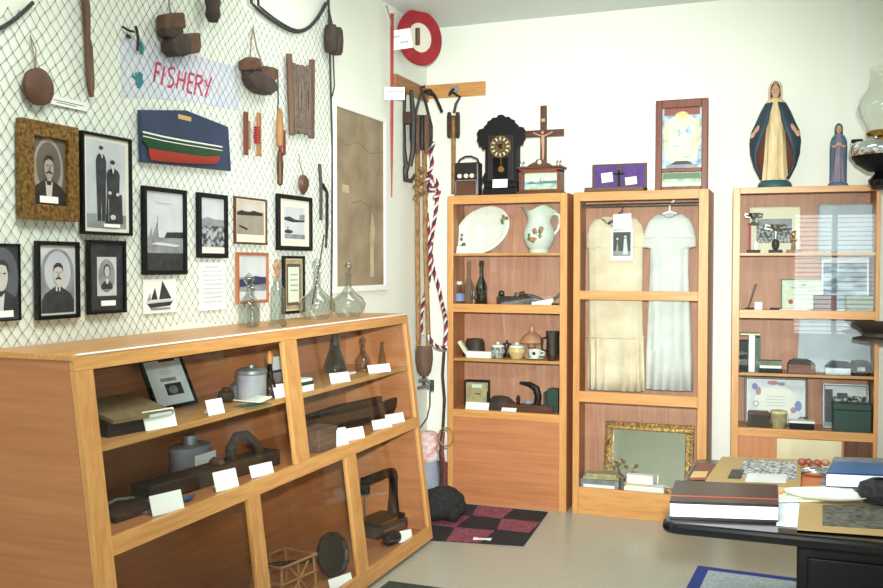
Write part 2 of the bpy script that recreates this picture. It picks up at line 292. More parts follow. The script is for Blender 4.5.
# booklet on a dark box
r=thing('booklet_box','open beige booklet propped on a dark box at near end of upper shelf','booklet',(.27,cy(.27,122,425),US),R(80))
MB().box(-.14,.10,-.10,.10,0,.045).build('box','album',r)
w=MB().tf((0,0,.047),rx=R(12)); w.box(-.13,.13,-.11,.11,.021,.034); bk_=w.build('booklet','oldpaper',r)
w=MB().tf((0,0,.047),rx=R(12)); w.box(.02,.12,-.113,-.111,.022,.032); w.build('page_edge','whiteblue',bk_)
# framed sheet of photos leaning on the case back
def framed(name,label,cat,w,h,loc,rz,fw,dep,fm,layers,lean=0,bg='bw_bg',group=None,fbev=.002):
    r=thing(name,label,cat,loc,rz,group); T=dict(loc=(0,0,0),rx=-lean)
    m_=MB().tf(**T)
    m_.hexa([(-w/2,-dep,0),(w/2,-dep,0),(w/2,0,0),(-w/2,0,0),(-w/2+fw,-dep,fw),(w/2-fw,-dep,fw),(w/2-fw,0,fw),(-w/2+fw,0,fw)])
    m_.hexa([(-w/2+fw,-dep,h-fw),(w/2-fw,-dep,h-fw),(w/2-fw,0,h-fw),(-w/2+fw,0,h-fw),(-w/2,-dep,h),(w/2,-dep,h),(w/2,0,h),(-w/2,0,h)])
    m_.hexa([(-w/2,-dep,0),(-w/2+fw,-dep,fw),(-w/2+fw,0,fw),(-w/2,0,0),(-w/2,-dep,h),(-w/2+fw,-dep,h-fw),(-w/2+fw,0,h-fw),(-w/2,0,h)])
    m_.hexa([(w/2-fw,-dep,fw),(w/2,-dep,0),(w/2,0,0),(w/2-fw,0,fw),(w/2-fw,-dep,h-fw),(w/2,-dep,h),(w/2,0,h),(w/2-fw,0,h-fw)])
    m_.build('frame',fm,r,bevel=fbev)
    picture(r,'picture',w-2*fw,h-2*fw,-dep*.45,(0,0,fw),layers,bg,T)
    return r
def picture(r,name,w,h,y,off,layers,bg,T=None,back=.004):
    mats=[bg]; m_=MB()
    if T: m_.tf(**T)
    m_.box(-w/2,w/2,y,y+back,off[2],off[2]+h)
    for i,l in enumerate(layers):
        k,kind,a=l[0],l[1],l[2:]
        if k not in mats: mats.append(k)
        m_.use(mats.index(k)); d=y-.0005*(i+1)
        if kind=='r': poly=[(a[0],a[2]),(a[1],a[2]),(a[1],a[3]),(a[0],a[3])]
        elif kind=='e': poly=circ(a[0],a[1],a[2],a[3],24)
        else: poly=a[0]
        m_.prism([((x-.5)*w,off[2]+z*h) for x,z in poly],d,d+.0004)
    return m_.build(name,mats,r)
def bust(k,cx,z0,z1,w0,w1): return (k,'p',[(cx-w0,z0),(cx+w0,z0),(cx+w0,z0+(z1-z0)*.45),(cx+w1,z1-(z1-z0)*.30),(cx+.10,z1-.02),(cx+.05,z1),(cx-.05,z1),(cx-.10,z1-.02),(cx-w1,z1-(z1-z0)*.30),(cx-w0,z0+(z1-z0)*.45)])
def figure(k,cx,z0,z1,w): return (k,'p',[(cx-w*.75,z0),(cx-w*.1,z0),(cx,z0+(z1-z0)*.4),(cx+w*.1,z0),(cx+w*.75,z0),(cx+w*.9,z0+(z1-z0)*.5),(cx+w,z1-(z1-z0)*.12),(cx+w*.75,z1-(z1-z0)*.045),(cx+w*.25,z1),(cx-w*.25,z1),(cx-w*.75,z1-(z1-z0)*.045),(cx-w,z1-(z1-z0)*.12),(cx-w*.9,z0+(z1-z0)*.5)])
def body(k,cx,z0,z1,w0,w1,neck=.05):    # bust or standing figure outline
    return (k,'p',[(cx-w0,z0),(cx+w0,z0),(cx+w1,z1-.10),(cx+w1*.8,z1-.03),(cx+neck,z1),(cx-neck,z1),(cx-w1*.8,z1-.03),(cx-w1,z1-.10)])
framed('framed_photo_sheet','black framed sheet with two old photographs leaning inside the display case','framed photo',.24,.27,(.15,-3.04,US),LEFT-R(4),.013,.014,'black',
  [('bw_d','r',.42,.86,.74,.97),('bw_l','r',.35,.62,.52,.60),('bw_m','r',.30,.72,.40,.46),('bw_d','r',.36,.80,.16,.36),('bw_m','e',.55,.25,.12,.07)],lean=R(25),bg='whiteblue')
# small cups, jar, bottle
def lathething(name,label,cat,loc,prof,m_,n=18,group=None,smooth=True,sx=1,sy=1):
    o=MB().lathe(prof,n=n,sx=sx,sy=sy).build(name,m_,None,smooth,loc=loc); return tag(o,label,cat,group)
p=P3(232,400,US); lathething('small_pot','small dark round pot, left one beside the white card','pot',(.24,cy(.24,226,400),US),[(.0,0),(.028,0),(.036,.02),(.032,.04),(.018,.05),(.018,.058),(.0,.058)],'rust')
p=P3(241,401,US); lathething('small_pot','small grey round pot just left of the lidded grey jar','pot',(.24,cy(.24,239,400),US),[(.0,0),(.03,0),(.042,.03),(.038,.06),(.02,.075),(.0,.078)],'greymetal')
p=P3(254,403,US); r=thing('lidded_jar','grey lidded metal jar on the upper shelf of the display case','jar',(p.x-.05,p.y+.06,US))
MB().lathe([(0,0),(.058,0),(.062,.02),(.062,.11),(.055,.115),(0,.115)]).build('jar','greyjar',r,True); MB().lathe([(0,.115),(.066,.115),(.066,.128),(.05,.136),(.012,.138),(.012,.15),(0,.15)]).build('lid','greymetal',r,True)
p=P3(268,400,US); r=thing('oil_bottle','slim dark glass bottle standing on upper case shelf beside the central stile','bottle',(.345,cy(.345,270,398),US))
MB().lathe([(0,0),(.03,0),(.032,.01),(.03,.05),(.014,.09),(.011,.14),(.014,.145),(0,.146)]).build('bottle','bottledark',r,True); MB().lathe([(0,.146),(.012,.146),(.015,.18),(.005,.2),(0,.2)]).build('stopper','woodcone',r,True)
framed('small_photo','small blue grey landscape photograph leaning behind the dark bottle in the case','photo',.17,.135,(.12,cy(.12,279,380),US),LEFT-R(3),.008,.008,'greymetal',[('bw_m','r',0,1,0,.4),('bw_d','r',.0,1,.36,.46)],lean=R(12),bg='whiteblue')
p=P3(262,407,US); r=thing('open_booklet','small open white booklet lying on the upper case shelf below the dark bottle','booklet',(p.x-.055,p.y+.02,US),R(80))
w=MB().tf((0,0,.001),ry=R(10)); w.box(-.075,0,-.04,.04,0.013,.017); w.tf((0,0,.001),ry=R(-10)); w.box(0,.075,-.04,.04,.013,.017); w.build('pages','certgreen',r)
MB().box(-.072,.072,-.04,.04,0,.003).build('cover','greenframe',r)
# right bay
r=thing('conical_bottle','dark conical glass bottle standing in far bay of the display case','bottle',(.15,cy(.15,335,370),US)); 
MB().lathe([(0,0),(.062,0),(.066,.012),(.055,.06),(.03,.12),(.024,.19),(.028,.2),(0,.2)]).build('bottle','bottledark',r,True); MB().lathe([(0,.2),(.02,.2),(.024,.222),(0,.225)]).build('stopper','blackglaze',r,True)
r=thing('silver_knife','flat silver knife lying beside the dark conical bottle in the case','knife',(.28,cy(.28,343,376),US),R(88)); MB().box(-.1,.04,-.009,.009,.001,.005).build('blade','steel',r); MB().box(.04,.12,-.011,.011,.001,.011).build('handle','white',r,bevel=.002)
p=P3(364,373,US)
def decanter(loc,sc,label,group=None,stopper='ball',m_='bottle',prof=None):
    r=thing('decanter',label,'decanter',loc,0,group)
    pr=prof or [(0,0),(.05,0),(.056,.008),(.082,.04),(.088,.065),(.075,.095),(.035,.125),(.018,.15),(.015,.205),(.022,.215),(.02,.22),(0,.22)]
    MB().lathe([(a*sc,b*sc) for a,b in pr],n=24).build('glass_body',m_,r,True); top=pr[-1][1]*sc
    w=MB()
    if stopper=='ball': w.lathe([(0,top),(.009*sc,top),(.01*sc,top+.012*sc),(.024*sc,top+.03*sc),(.022*sc,top+.045*sc),(.005*sc,top+.062*sc),(0,top+.064*sc)],n=8)
    else: w.lathe([(0,top),(.012*sc,top),(.012*sc,top+.02*sc),(.02*sc,top+.035*sc),(.016*sc,top+.07*sc),(0,top+.075*sc)],n=8)
    w.build('stopper',m_ if stopper!='red' else 'amberglass',r,True); return r
CUT=[(0,0),(.05,0),(.052,.01),(.045,.02),(.052,.03),(.05,.08),(.03,.11),(.016,.125),(.015,.155),(.022,.16),(0,.162)]
decanter((.29,cy(.29,363,372),US),.85,'clear cut glass decanter on the upper shelf in far bay of the case',prof=CUT)
lathething('small_bottle','slim small clear bottle right of the cut decanter inside the case','bottle',(.27,cy(.27,382,366),US),[(0,0),(.022,0),(.023,.05),(.012,.08),(.009,.13),(.012,.135),(0,.136)],'bottle')
# middle shelf
card((.436,_at(0,.436,169,523).y,MS),.13,.07,R(74),'white label card on middle shelf at near end, below the blue ribbon')
card((.436,_at(0,.436,228,499).y,MS),.11,.075,R(74),'white label card on middle shelf in front of the dark wooden tool')
card((.436,_at(0,.436,263,484).y,MS),.12,.05,R(74),'white label card on middle shelf close to central stile, lowest right of the near bay')
r=thing('long_tool','long dark wooden plane with an open handle lying on middle shelf','tool',(.30,cy(.30,212,488),MS),R(84))
MB().box(-.38,.38,-.05,.05,0,.065).build('plane_body','trunk',r,bevel=.008)
w=MB(); w.tube([(.12,0,.06),(.11,0,.11),(.15,0,.155),(.21,0,.15),(.26,0,.11),(.30,0,.064)],[.022,.02,.018,.02,.022,.022],8); w.build('handle','trunk',r,True)
w=MB().tf((.05,0,.062),ry=R(-25)); w.box(-.03,-.0,-.025,.025,-.004,.03); w.build('wedge','worn_z',r)
r=thing('tin_box','grey lidded tin with white label on the middle shelf','tin',(.14,cy(.14,190,474),MS),R(90))
MB().lathe([(0,0),(.085,0),(.085,.10),(.09,.102),(.09,.118),(.08,.122),(0,.124)],sx=1.15,sy=.8,n=24).build('tin','greyjar',r,True); MB().box(-.06,.075,-.0735,-.0685,.03,.09).build('paper_label','card',r); MB().lathe([(0,.124),(.03,.124),(.03,.16),(0,.16)],n=10).build('neck','greymetal',r,True)
r=thing('ribbon_roll','bright blue ribbon lying beside a silver packet on middle shelf','ribbon',(.385,cy(.385,165,503),MS),R(80)); 
MB().tube([(0,0,.012),(.05,.01,.015),(.1,-.005,.013),(.15,.01,.014)],[.009,.012,.008,.004],6).build('ribbon','bluecover',r,True); w=MB().tf((-.05,.02,.004),ry=R(-8),rz=R(20)); w.box(-.05,.05,-.04,.04,0.004,.012); w.build('packet','greymetal',r)
r=thing('dark_board','dark flat iron board lying at near end of middle shelf','tool',(.28,cy(.28,128,512),MS),R(86)); MB().box(-.15,.16,-.09,.06,0,.022).build('plate','rust',r,bevel=.004); MB().tube([(-.12,.03,.024),(-.02,.04,.035),(.06,.03,.026)],.008,6).build('rod','greymetal',r,True)
# middle shelf far bay
r=thing('wooden_block','small weathered wooden box on middle shelf next to central stile','box',(.385,cy(.385,319,452),MS),R(85)); MB().box(-.075,.075,-.05,.05,0,.10).build('box','worn_x',r,bevel=.005); MB().box(-.078,.078,-.053,.053,.08,.105).build('lid','worn_x',r,bevel=.004)
r=thing('carved_trough','long dark carved wooden trough on middle shelf of far bay','trough',(.25,cy(.25,353,432),MS),R(86))
w=MB(); w.rings([[(x,sy*(.06+.05*(1-abs(x)/.42)),z) for sy,z in ((-1,.105),(-.92,.05),(-.6,.01),(.6,.01),(.92,.05),(1,.105))]+[(x,sy*(.04+.05*(1-abs(x)/.42)),z) for sy,z in ((.9,.105),(.5,.045),(-.5,.045),(-.9,.105))] for x in (-.42,-.3,0,.3,.42)]); w.build('hull','iron',r,bevel=.003)
MB().box(-.3,.3,-.012,.012,.045,.12).build('bar','trunk',r)
for uv,dx,w_,h_,lab in (((338,452),-.045,.13,.085,'tall white label card at foot of the weathered wooden box'),((354,445),-.04,.14,.06,'white label card left of the trough middle on the middle shelf'),((383,434),-.045,.13,.05,'white label card in front of the carved trough, second from the end'),((396,427),-.04,.13,.055,'white label card at the far right end of the middle shelf')):
    card((.436,_at(0,.436,*uv).y,MS),w_,h_,R(66),lab)
# bottom bays
r=thing('waffle_iron','round black long handled iron pan standing in the lower middle bay','pan',(.40,cy(.40,332,580),BS),R(76))
w=MB().tf((0,0,.112),rx=R(76)); w.lathe([(0,-.012),(.092,-.012),(.106,0),(.106,.016),(.098,.018),(.086,.007),(0,.007)],n=12); w.build('pan','iron',r)
MB().tube([(-.10,0.0,.115),(-.24,0.015,.135),(-.38,0.03,.155)],[.012,.011,.013],8).build('handle','iron',r,True)
r=thing('wire_basket','small cage of pale wooden sticks lying in the lower middle bay','basket',(.30,cy(.30,284,586),BS),R(80))
for i,z in enumerate((.012,.09,.165)):
    MB().tube([(-.12,-.09,z),(.12,-.09,z),(.12,.09,z),(-.12,.09,z)],.007,5,True).build('hoop','pale_x',r)
for x,y in ((-.12,-.09),(0,-.09),(.12,-.09),(.12,.09),(0,.09),(-.12,.09)): MB().tube([(x,y,0.002),(x*.9,y*.9,.17)],.006,5).build('stick','pale_z',r)
for x,q in ((-.06,.06),(.06,-.06)): MB().tube([(x,-.09,.02),(q,-.09,.15)],.005,5).build('brace','pale_z',r)
card((.508,_at(0,.508,342,588).y,BS),.14,.055,R(70),'white label card on the bottom of the case beside the black pan')
card((.50,_at(0,.50,406,541).y,BS),.09,.06,R(58),'white label card on the case bottom in the far bay near the black machine')
r=thing('sewing_machine','old black cast iron hand machine in the lower far bay','machine',(.30,cy(.30,386,552),BS),R(80))
MB().box(-.2,.2,-.09,.09,0,.06).build('wood_base','trunk',r,bevel=.006)
MB().box(-.19,.19,-.075,.075,.06,.085).build('bed','black',r,bevel=.004)
w=MB(); w.tube([(.09,0,.08),(.09,0,.18),(.085,0,.27),(.06,0,.305),(0,0,.315),(-.2,0,.31)],[.045,.036,.034,.032,.026,.024],10); w.build('arm','black',r,True)
MB().box(-.215,-.18,-.022,.022,.24,.33).build('head','black',r,bevel=.005); MB().tube([(-.198,0,.24),(-.198,0,.10)],.006,6).build('needle_bar','steel',r,True)
w=MB().tf((.155,0,.27),ry=R(90)); w.lathe([(.058,-.012),(.075,-.012),(.075,.012),(.058,.012),(.058,-.012)],n=20); 
w.tf((.155,0,.27)); w.tube([(0,-.06,0),(0,.06,0)],.007,5).tube([(0,0,-.06),(0,0,.06)],.007,5).tube([(-.05,0,0),(.02,0,0)],.012,6); w.build('hand_wheel','greymetal',r,True)
MB().box(-.16,.0,-.078,-.0755,.066,.081).build('plate','brass',r); MB().box(-.15,.05,-.1,-.091,.012,.045).build('drawer','worn_x',r)
r=thing('iron_lamp','small dark iron roller lying before the black machine','roller',(.45,cy(.45,392,548),BS),R(80)); MB().tf((0,0,.034),ry=R(90)).lathe([(0,-.06),(.02,-.06),(.034,-.04),(.034,.04),(.02,.06),(0,.06)],n=12).build('drum','iron',r,True); MB().tf((0,0,.034),ry=R(90)).lathe([(0,-.09),(.008,-.09),(.008,-.06),(0,-.06)],n=8).build('axle','brass',r,True)
# glass on top of the case
CT=CH+.0022
BOT=[(0,0),(.036,0),(.038,.012),(.038,.11),(.032,.13),(.014,.15),(.012,.19),(.015,.2),(0,.202)]
decanter((.16,-2.53,CT),1.0,'clear glass bottle on case top in front of the copper framed picture','glass bottles on the case',prof=[(0,0),(.045,0),(.048,.012),(.046,.1),(.03,.125),(.015,.14),(.014,.165),(.02,.17),(0,.172)])
decanter((.30,-2.52,CT),1.0,'tallest slim clear decanter on case top with reddish stopper','glass bottles on the case','red',prof=[(0,0),(.04,0),(.042,.012),(.032,.03),(.03,.12),(.03,.165),(.02,.18),(.016,.215),(.022,.22),(0,.222)])
decanter((.22,-2.60,CT),.72,'shortest clear stoppered bottle standing between two taller ones on case top','glass bottles on the case',prof=BOT)
decanter((.19,-1.96,CT),1.08,'round bellied clear decanter in front of the map frame left edge','round clear decanters on the case')
decanter((.26,-1.75,CT),1.04,'round bellied clear decanter in front of the middle of the map','round clear decanters on the case')
# ------------------------------------------------------------------ left wall: net, banner, pictures
def netpt(y,z): return (.006+.0025*math.sin(y*7+z*5), y+.012*math.sin(z*6.1+y*2)+.006*math.sin(z*17), z+.014*math.sin(y*4.3+1)-.006*math.sin(y*11+z*3))
def net_top(y):
    if y<-3.62: return 2.44-.35*(-3.62-y)
    if y>-2.32:
        t=(y+1.92)/.4; return 2.745+ (.06*t*t if t<0 else .24*t*t)
    return 3.19
nw,nh=.046,.056; NB=1.285
pts={}; ed=[]
ny=int((4.35-1.47)/(nw/2)); nz=int((3.19-NB)/(nh/2))
def inside(y,z): return z<=net_top(y)+.001
for i in range(ny+1):
    for j in range(nz+1):
        if (i+j)%2==0:
            y=-1.47-i*nw/2+random.uniform(-.003,.003); z=NB+j*nh/2+random.uniform(-.004,.004)
            if inside(y,z): pts[(i,j)]=netpt(y,z)
w=MB()
for (i,j),a in pts.items():
    for di in (1,-1):
        b=pts.get((i+di,j+1))
        if b:
            w.tube([a,b],.0010,3)
for (i,j),a in pts.items(): w.ell(a,(.0025,.0035,.0035),4,3)
net=thing('fishing_net','dark fishing net draped over the left wall behind the pictures','net',(0,-2.9,NB)); 
for k,v in enumerate(w.v): w.v[k]=v-Vector((0,-2.9,NB))
w.build('mesh','net',net)
def rope_on_net(pts_,r,nm='head_rope'): 
    MB().tube([(x,y+2.9,z-NB) for x,y,z in pts_],r,6).build(nm,'netrope',net,True)
rope_on_net([(.016,-1.92+.4*t,net_top(-1.92+.4*t)) for t in [i/8 for i in range(-9,9)]],.008)
rope_on_net([(.02,-1.9+.36*t,net_top(-1.92+.4*t)+.012*(1-t*t)) for t in [i/8 for i in range(-8,9)]],.006)
rope_on_net([(.016,-3.62-.1*t,2.44-.05*t-.05*math.sin(t)) for t in [i/3 for i in range(0,10)]],.007)
rope_on_net([(.016,-1.50,3.2),(.014,-1.488,2.9),(.015,-1.475,2.6),(.014,-1.455,2.2),(.015,-1.462,1.75),(.014,-1.475,1.3)],.006)
rope_on_net([(.014,-1.49,3.0),(.018,-1.45,2.75),(.016,-1.43,2.55),(.015,-1.455,2.49)],.004,'hanging_cord')
# banner
def onwall(pix,x): 
    out=[]
    for u,v in pix: q=Lw(u,v,x); out.append((q.y,q.z))
    return out
bp=onwall([(120,36),(150,40),(175,50),(237,67),(240,111),(200,103),(150,98),(122,97)],.002)
bo=(sum(a for a,b in bp)/len(bp),min(b for a,b in bp))
bn=thing('paper_banner','pale lavender paper banner under the net with FISHERY painted in pink','banner',(0,bo[0],bo[1]))
MB().prism([(a-bo[0],b-bo[1]) for a,b in bp],.0005,.002,'yz').build('paper','paper_blue',bn)
def zz(lst): return [(110+a/5.88,20+b/5.88) for a,b in lst]
strokes=[[(275,250),(258,365)],[(275,252),(302,262)],[(268,303),(292,311)],[(322,270),(303,382)],[(382,286),(362,280),(346,296),(350,325),(372,345),(374,375),(358,394),(338,388)],[(410,296),(392,402)],[(447,308),(430,412)],[(402,346),(440,358)],[(470,313),(453,420)],[(470,313),(498,322)],[(462,362),(488,370),],[(453,420),(482,430)],[(512,326),(496,440)],[(512,326),(540,332),(546,352),(532,372),(505,378)],[(522,378),(541,446)],[(556,350),(574,392)],[(598,336),(560,455)]]
w=MB()
for st in strokes:
    q=[Lw(u,v,.0032) for u,v in zz(st)]
    w.tube([(a.x,a.y-bo[0],a.z-bo[1]) for a in q],.0062,5)
for k,v in enumerate(w.v): w.v[k]=Vector((.0028+(v.x-.0032)*.15,v.y,v.z))
w.build('lettering','pink',bn)
w=MB()
for st in ([(160,385),(155,350),(130,325)],[(165,385),(165,345),(150,310)],[(168,385),(172,340),(172,305)],[(170,385),(182,345),(188,315)],[(165,400),(165,370)],[(172,395),(186,372),(192,352)]):
    q=[Lw(u,v,.0032) for u,v in zz(st)]; w.tube([(a.x,a.y-bo[0],a.z-bo[1]) for a in q],.0085,5)
for k,v in enumerate(w.v): w.v[k]=Vector((.0028+(v.x-.0032)*.15,v.y,v.z))
w.build('painted_hand','teal',bn)
# gaff hook / jigger on the banner
def lwp(u,v,x): q=Lw(u,v,x); return (q.x,q.y,q.z)
def relth(name,label,cat,base,rz=0,group=None):
    return thing(name,label,cat,base,rz,group), Vector(base)
def tubes(parent,b,paths,nm,m_,r,n=6,smooth=True):
    w=MB()
    for p_ in paths: w.tube([Vector(q)-b for q in p_],r,n)
    return w.build(nm,m_,parent,smooth)
h,b=relth('fish_hook','dark curved fish hook with teal lure hanging on the net left of the wooden blocks','hook',lwp(139,52,.016))
tubes(h,b,[[lwp(*zz([q])[0],.02) for q in ((75,40),(110,62),(140,70))],[lwp(*zz([q])[0],.02) for q in ((150,35),(160,65),(167,110),(165,180))],[lwp(*zz([q])[0],.02) for q in ((100,90),(118,105))]],'shank','iron',[.004]*3,5) if False else None
for nm,pl,rr in (('barb',((75,40),(110,62),(140,70)),.005),('shank',((150,35),(160,65),(167,110),(165,180)),.006),('eye',((100,90),(118,105)),.007)):
    tubes(h,b,[[lwp(*zz([q])[0],.02) for q in pl]],nm,'iron',rr,5)
tubes(h,b,[[lwp(*zz([q])[0],.02) for q in ((178,130),(190,165),(185,195))]],'lure','teal',.008,6)
# helper for framed pictures hung on the left wall
def hang(label,pix,fw,fm,layers,bg,name='framed_picture',cat='framed picture',dep=.02,group='framed pictures on the netted wall',mat_=0,matk='matboard',x0=.0145):
    q=[Lw(u,v,x0) for u,v in pix]
    y0=(q[0].y+q[3].y)/2; y1=(q[1].y+q[2].y)/2; z1=(q[0].z+q[1].z)/2; z0=(q[2].z+q[3].z)/2
    ym=(y0+y1)/2; y1-=dep*(ym-CAM.y)/CAM.x
    tilt=((q[1].z-q[0].z)+(q[2].z-q[3].z))/2/(y1-y0)*.5
    w_=y1-y0;h_=z1-z0
    if mat_:
        L=[]
        ins=mat_ if isinstance(mat_,tuple) else (mat_,mat_)
        a,c=ins
        L.append((bg,'r',a,1-a,c,1-c))
        for l in layers:
            k,kd,ar=l[0],l[1],l[2:]
            X=lambda t:a+t*(1-2*a); Z=lambda t:c+t*(1-2*c)
            if kd=='r': L.append((k,kd,X(ar[0]),X(ar[1]),Z(ar[2]),Z(ar[3])))
            elif kd=='e': L.append((k,kd,X(ar[0]),Z(ar[1]),ar[2]*(1-2*a),ar[3]*(1-2*c)))
            else: L.append((k,kd,[(X(p),Z(t)) for p,t in ar[0]]))
        layers=L; bg=matk
    r=framed(name,label,cat,w_,h_,(x0,(y0+y1)/2,z0),LEFT,fw,dep,fm,layers,bg=bg,group=group)
    return r
hang('wide gilt framed portrait of a man with white shirt front, upper left of the wall',[(18.7,120.5),(81,128),(77,221.6),(13,219)],.052,'gilt',
 [('sep_m','e',.5,.52,.44,.48),('sep_h','e',.5,.58,.36,.36),bust('sep_d',.5,.0,.40,.52,.38),('sep_l','p',[(.43,.06),(.57,.06),(.61,.36),(.5,.30),(.40,.36)]),('sep_d','p',[(.44,.30),(.56,.30),(.58,.36),(.5,.33),(.42,.36)]),('skin_print','e',.5,.55,.135,.165),('skin_print','r',.44,.56,.36,.46),('sep_d','p',[(.36,.60),(.37,.70),(.44,.745),(.56,.745),(.63,.70),(.64,.60),(.61,.66),(.5,.69),(.39,.66)]),('sep_d','p',[(.40,.485),(.5,.515),(.60,.485),(.58,.465),(.5,.485),(.42,.465)]),('sep_h','r',.42,.48,.585,.60),('sep_h','r',.52,.58,.585,.60),('sep_h','p',[(.49,.57),(.51,.57),(.525,.52),(.475,.52)]),('card','r',.2,.74,.03,.13)],'sep_h',dep=.03)
hang('thin dark framed photograph of two people, one standing and one seated',[(80.5,133),(131,138),(134,234.7),(77,235.5)],.011,'black',
 [('bw_m','r',.0,1,0,.16),('bw_l','p',[(.7,.16),(1,.16),(1,.6),(.8,.5)]),figure('bw_d',.36,.08,.86,.13),('skin_pale','e',.36,.885,.055,.045),('bw_d','e',.36,.918,.056,.024),figure('bw_d',.66,.10,.70,.17),('bw_d','p',[(.46,.06),(.90,.06),(.88,.40),(.5,.42)]),('skin_pale','e',.64,.735,.058,.045),('bw_d','e',.64,.768,.06,.026),('skin_pale','e',.56,.41,.045,.02),('skin_pale','e',.76,.40,.045,.02),('bw_l','p',[(.35,.80),(.37,.80),(.38,.84),(.34,.84)]),('bw_l','p',[(.63,.64),(.65,.64),(.67,.69),(.61,.69)]),('bw_m','r',.5,.52,.08,.34),('skin_pale','e',.62,.13,.07,.03),('card','r',.38,.8,.012,.05)],'bw_bg',mat_=(.07,.04))
hang('dark portrait photograph cut off at the left edge of the wall',[(-18,243),(19.5,243.7),(23,320.5),(-16,322)],.006,'blackgloss',
 [('bw_d','r',0,1,0,1),('bw_h','e',.5,.55,.5,.42),bust('bw_d',.45,.0,.42,.6,.45),('bw_l','p',[(.36,.1),(.5,.1),(.55,.36),(.44,.30),(.3,.36)]),('skin_pale','e',.45,.58,.2,.2),('bw_d','p',[(.22,.62),(.24,.74),(.36,.80),(.54,.80),(.66,.74),(.68,.62),(.6,.72),(.45,.74),(.3,.72)]),('bw_d','r',.33,.42,.61,.63),('bw_d','r',.5,.58,.61,.63),('card','r',.25,.8,.03,.12)],'bw_d',dep=.012)
hang('framed portrait of a man with moustache and arched top, lower left of the wall',[(32,241),(79.4,241.8),(81.3,316),(35.6,321.6)],.015,'blackgloss',
 [('bw_m','p',[(.04,.03),(.96,.03),(.96,.6)]+[(.5+.46*math.cos(t*PI/12),.6+.36*math.sin(t*PI/12)) for t in range(13)]+[(.04,.6)]),('bw_bg','e',.5,.62,.36,.30),bust('bw_d',.5,.03,.42,.44,.36),('bw_l','p',[(.44,.34),(.56,.34),(.565,.44),(.5,.40),(.435,.44)]),('bw_d','p',[(.475,.30),(.525,.30),(.52,.40),(.48,.40)]),('skin_pale','e',.5,.585,.125,.145),('skin_pale','r',.45,.55,.41,.48),('bw_d','p',[(.37,.62),(.375,.70),(.44,.75),(.56,.75),(.625,.70),(.63,.62),(.60,.675),(.5,.70),(.40,.675)]),('bw_d','p',[(.42,.525),(.5,.55),(.58,.525),(.56,.508),(.5,.525),(.44,.508)]),('bw_m','r',.43,.48,.612,.625),('bw_m','r',.52,.57,.612,.625),('bw_m','p',[(.49,.6),(.51,.6),(.525,.555),(.475,.555)])],'bw_l',dep=.018)
hang('black matted portrait of a woman in an oval, under the two people photograph',[(85.4,240),(127,241),(126.6,312),(85.4,315)],.012,'blackgloss',
 [('bw_l','r',.22,.80,.22,.80),('bw_m','e',.5,.52,.25,.25),('bw_m','e',.5,.52,.22,.22),bust('bw_d',.5,.32,.44,.17,.13),('bw_d','e',.5,.60,.10,.095),('skin_pale','e',.5,.585,.072,.08),('bw_l','p',[(.47,.40),(.53,.40),(.545,.47),(.455,.47)]),('bw_d','r',.465,.49,.60,.606),('bw_d','r',.51,.535,.60,.606),('card','r',.3,.74,.07,.15)],'bw_d',dep=.018)
hang('tall black framed photograph of a sailing ship at sea',[(141,186.6),(187.8,190.3),(187,273.6),(140,275.6)],.018,'black',
 [('bw_m','r',0,1,0,.42),('bw_d','r',0,1,0,.22),('bw_m','p',[(.15,.4),(.3,.62),(.34,.4)]),('bw_m','p',[(.05,.40),(.16,.55),(.17,.4)]),('bw_d','p',[(.48,.42),(1,.42),(1,.50),(.55,.49)]),('bw_l','r',.25,.7,.86,.90),('bw_d','r',.3,.305,.4,.7),('bw_l','p',[(.1,.33),(.8,.30),(.9,.33),(.3,.36)])],'bw_l',dep=.02)
hang('black framed photograph of a hillside town',[(196,192.4),(228.8,196),(228,258),(195,257.7)],.020,'black',
 [('bw_m','r',0,1,.3,.62),('crowd','r',0,1,.12,.55),('bw_m','p',[(0,.6),(.3,.66),(1,.56),(1,.5),(0,.5)]),('matboard','r',0,1,0,.1)],'bw_l',dep=.02)
hang('thin brown framed sepia photograph of harbour boats',[(233,196),(268,200),(267,244.7),(233,243.8)],.009,'brown_x',
 [('sep_m','r',.05,.95,.18,.97),('sep_l','r',.05,.95,.72,.97),('sep_d','p',[(.05,.68),(.2,.74),(.4,.70),(.6,.75),(.9,.70),(.9,.64),(.05,.62)]),('sep_d','p',[(.1,.40),(.4,.32),(.36,.28),(.12,.36)])],'cream',dep=.014)
hang('black framed matted photograph of small boats by an islet',[(274.5,193.8),(312.7,198),(312.7,251),(276,250)],.022,'black',
 [('bw_d','p',[(0,.66),(.25,.70),(.5,.62),(.8,.60),(1,.62),(1,.55),(.4,.52),(0,.58)]),('bw_m','p',[(.72,.6),(.76,.78),(1,.80),(1,.6)]),('bw_d','e',.2,.22,.2,.06),('bw_m','r',0,1,.0,.14),('bw_d','r',.14,.17,.2,.38)],'bw_l',mat_=(.16,.16),dep=.02)
hang('copper wood framed photograph with dark shoreline, behind the glass bottles',[(234.6,253),(269,252),(268.7,303),(235.5,303)],.014,'copper_z',
 [('bw_m','r',0,1,.18,.52),('navy','p',[(0,.30),(1,.36),(1,.50),(.6,.54),(.3,.50),(0,.46)]),('bw_l','r',0,1,0,.2)],'bw_l',dep=.016)
hang('dark framed old certificate with brown border, above the case beside the decanter',[(281,256),(305.7,256),(305,312),(281.7,314)],.014,'black',
 [('khaki','r',.02,.98,.02,.98),('worn_z','r',.12,.88,.10,.90),('certgreen','r',.2,.8,.16,.84),('bw_m','r',.3,.7,.68,.70),('bw_m','r',.3,.7,.58,.60),('bw_m','r',.3,.7,.48,.50),('bw_m','r',.3,.7,.38,.40)],'cream',dep=.018)
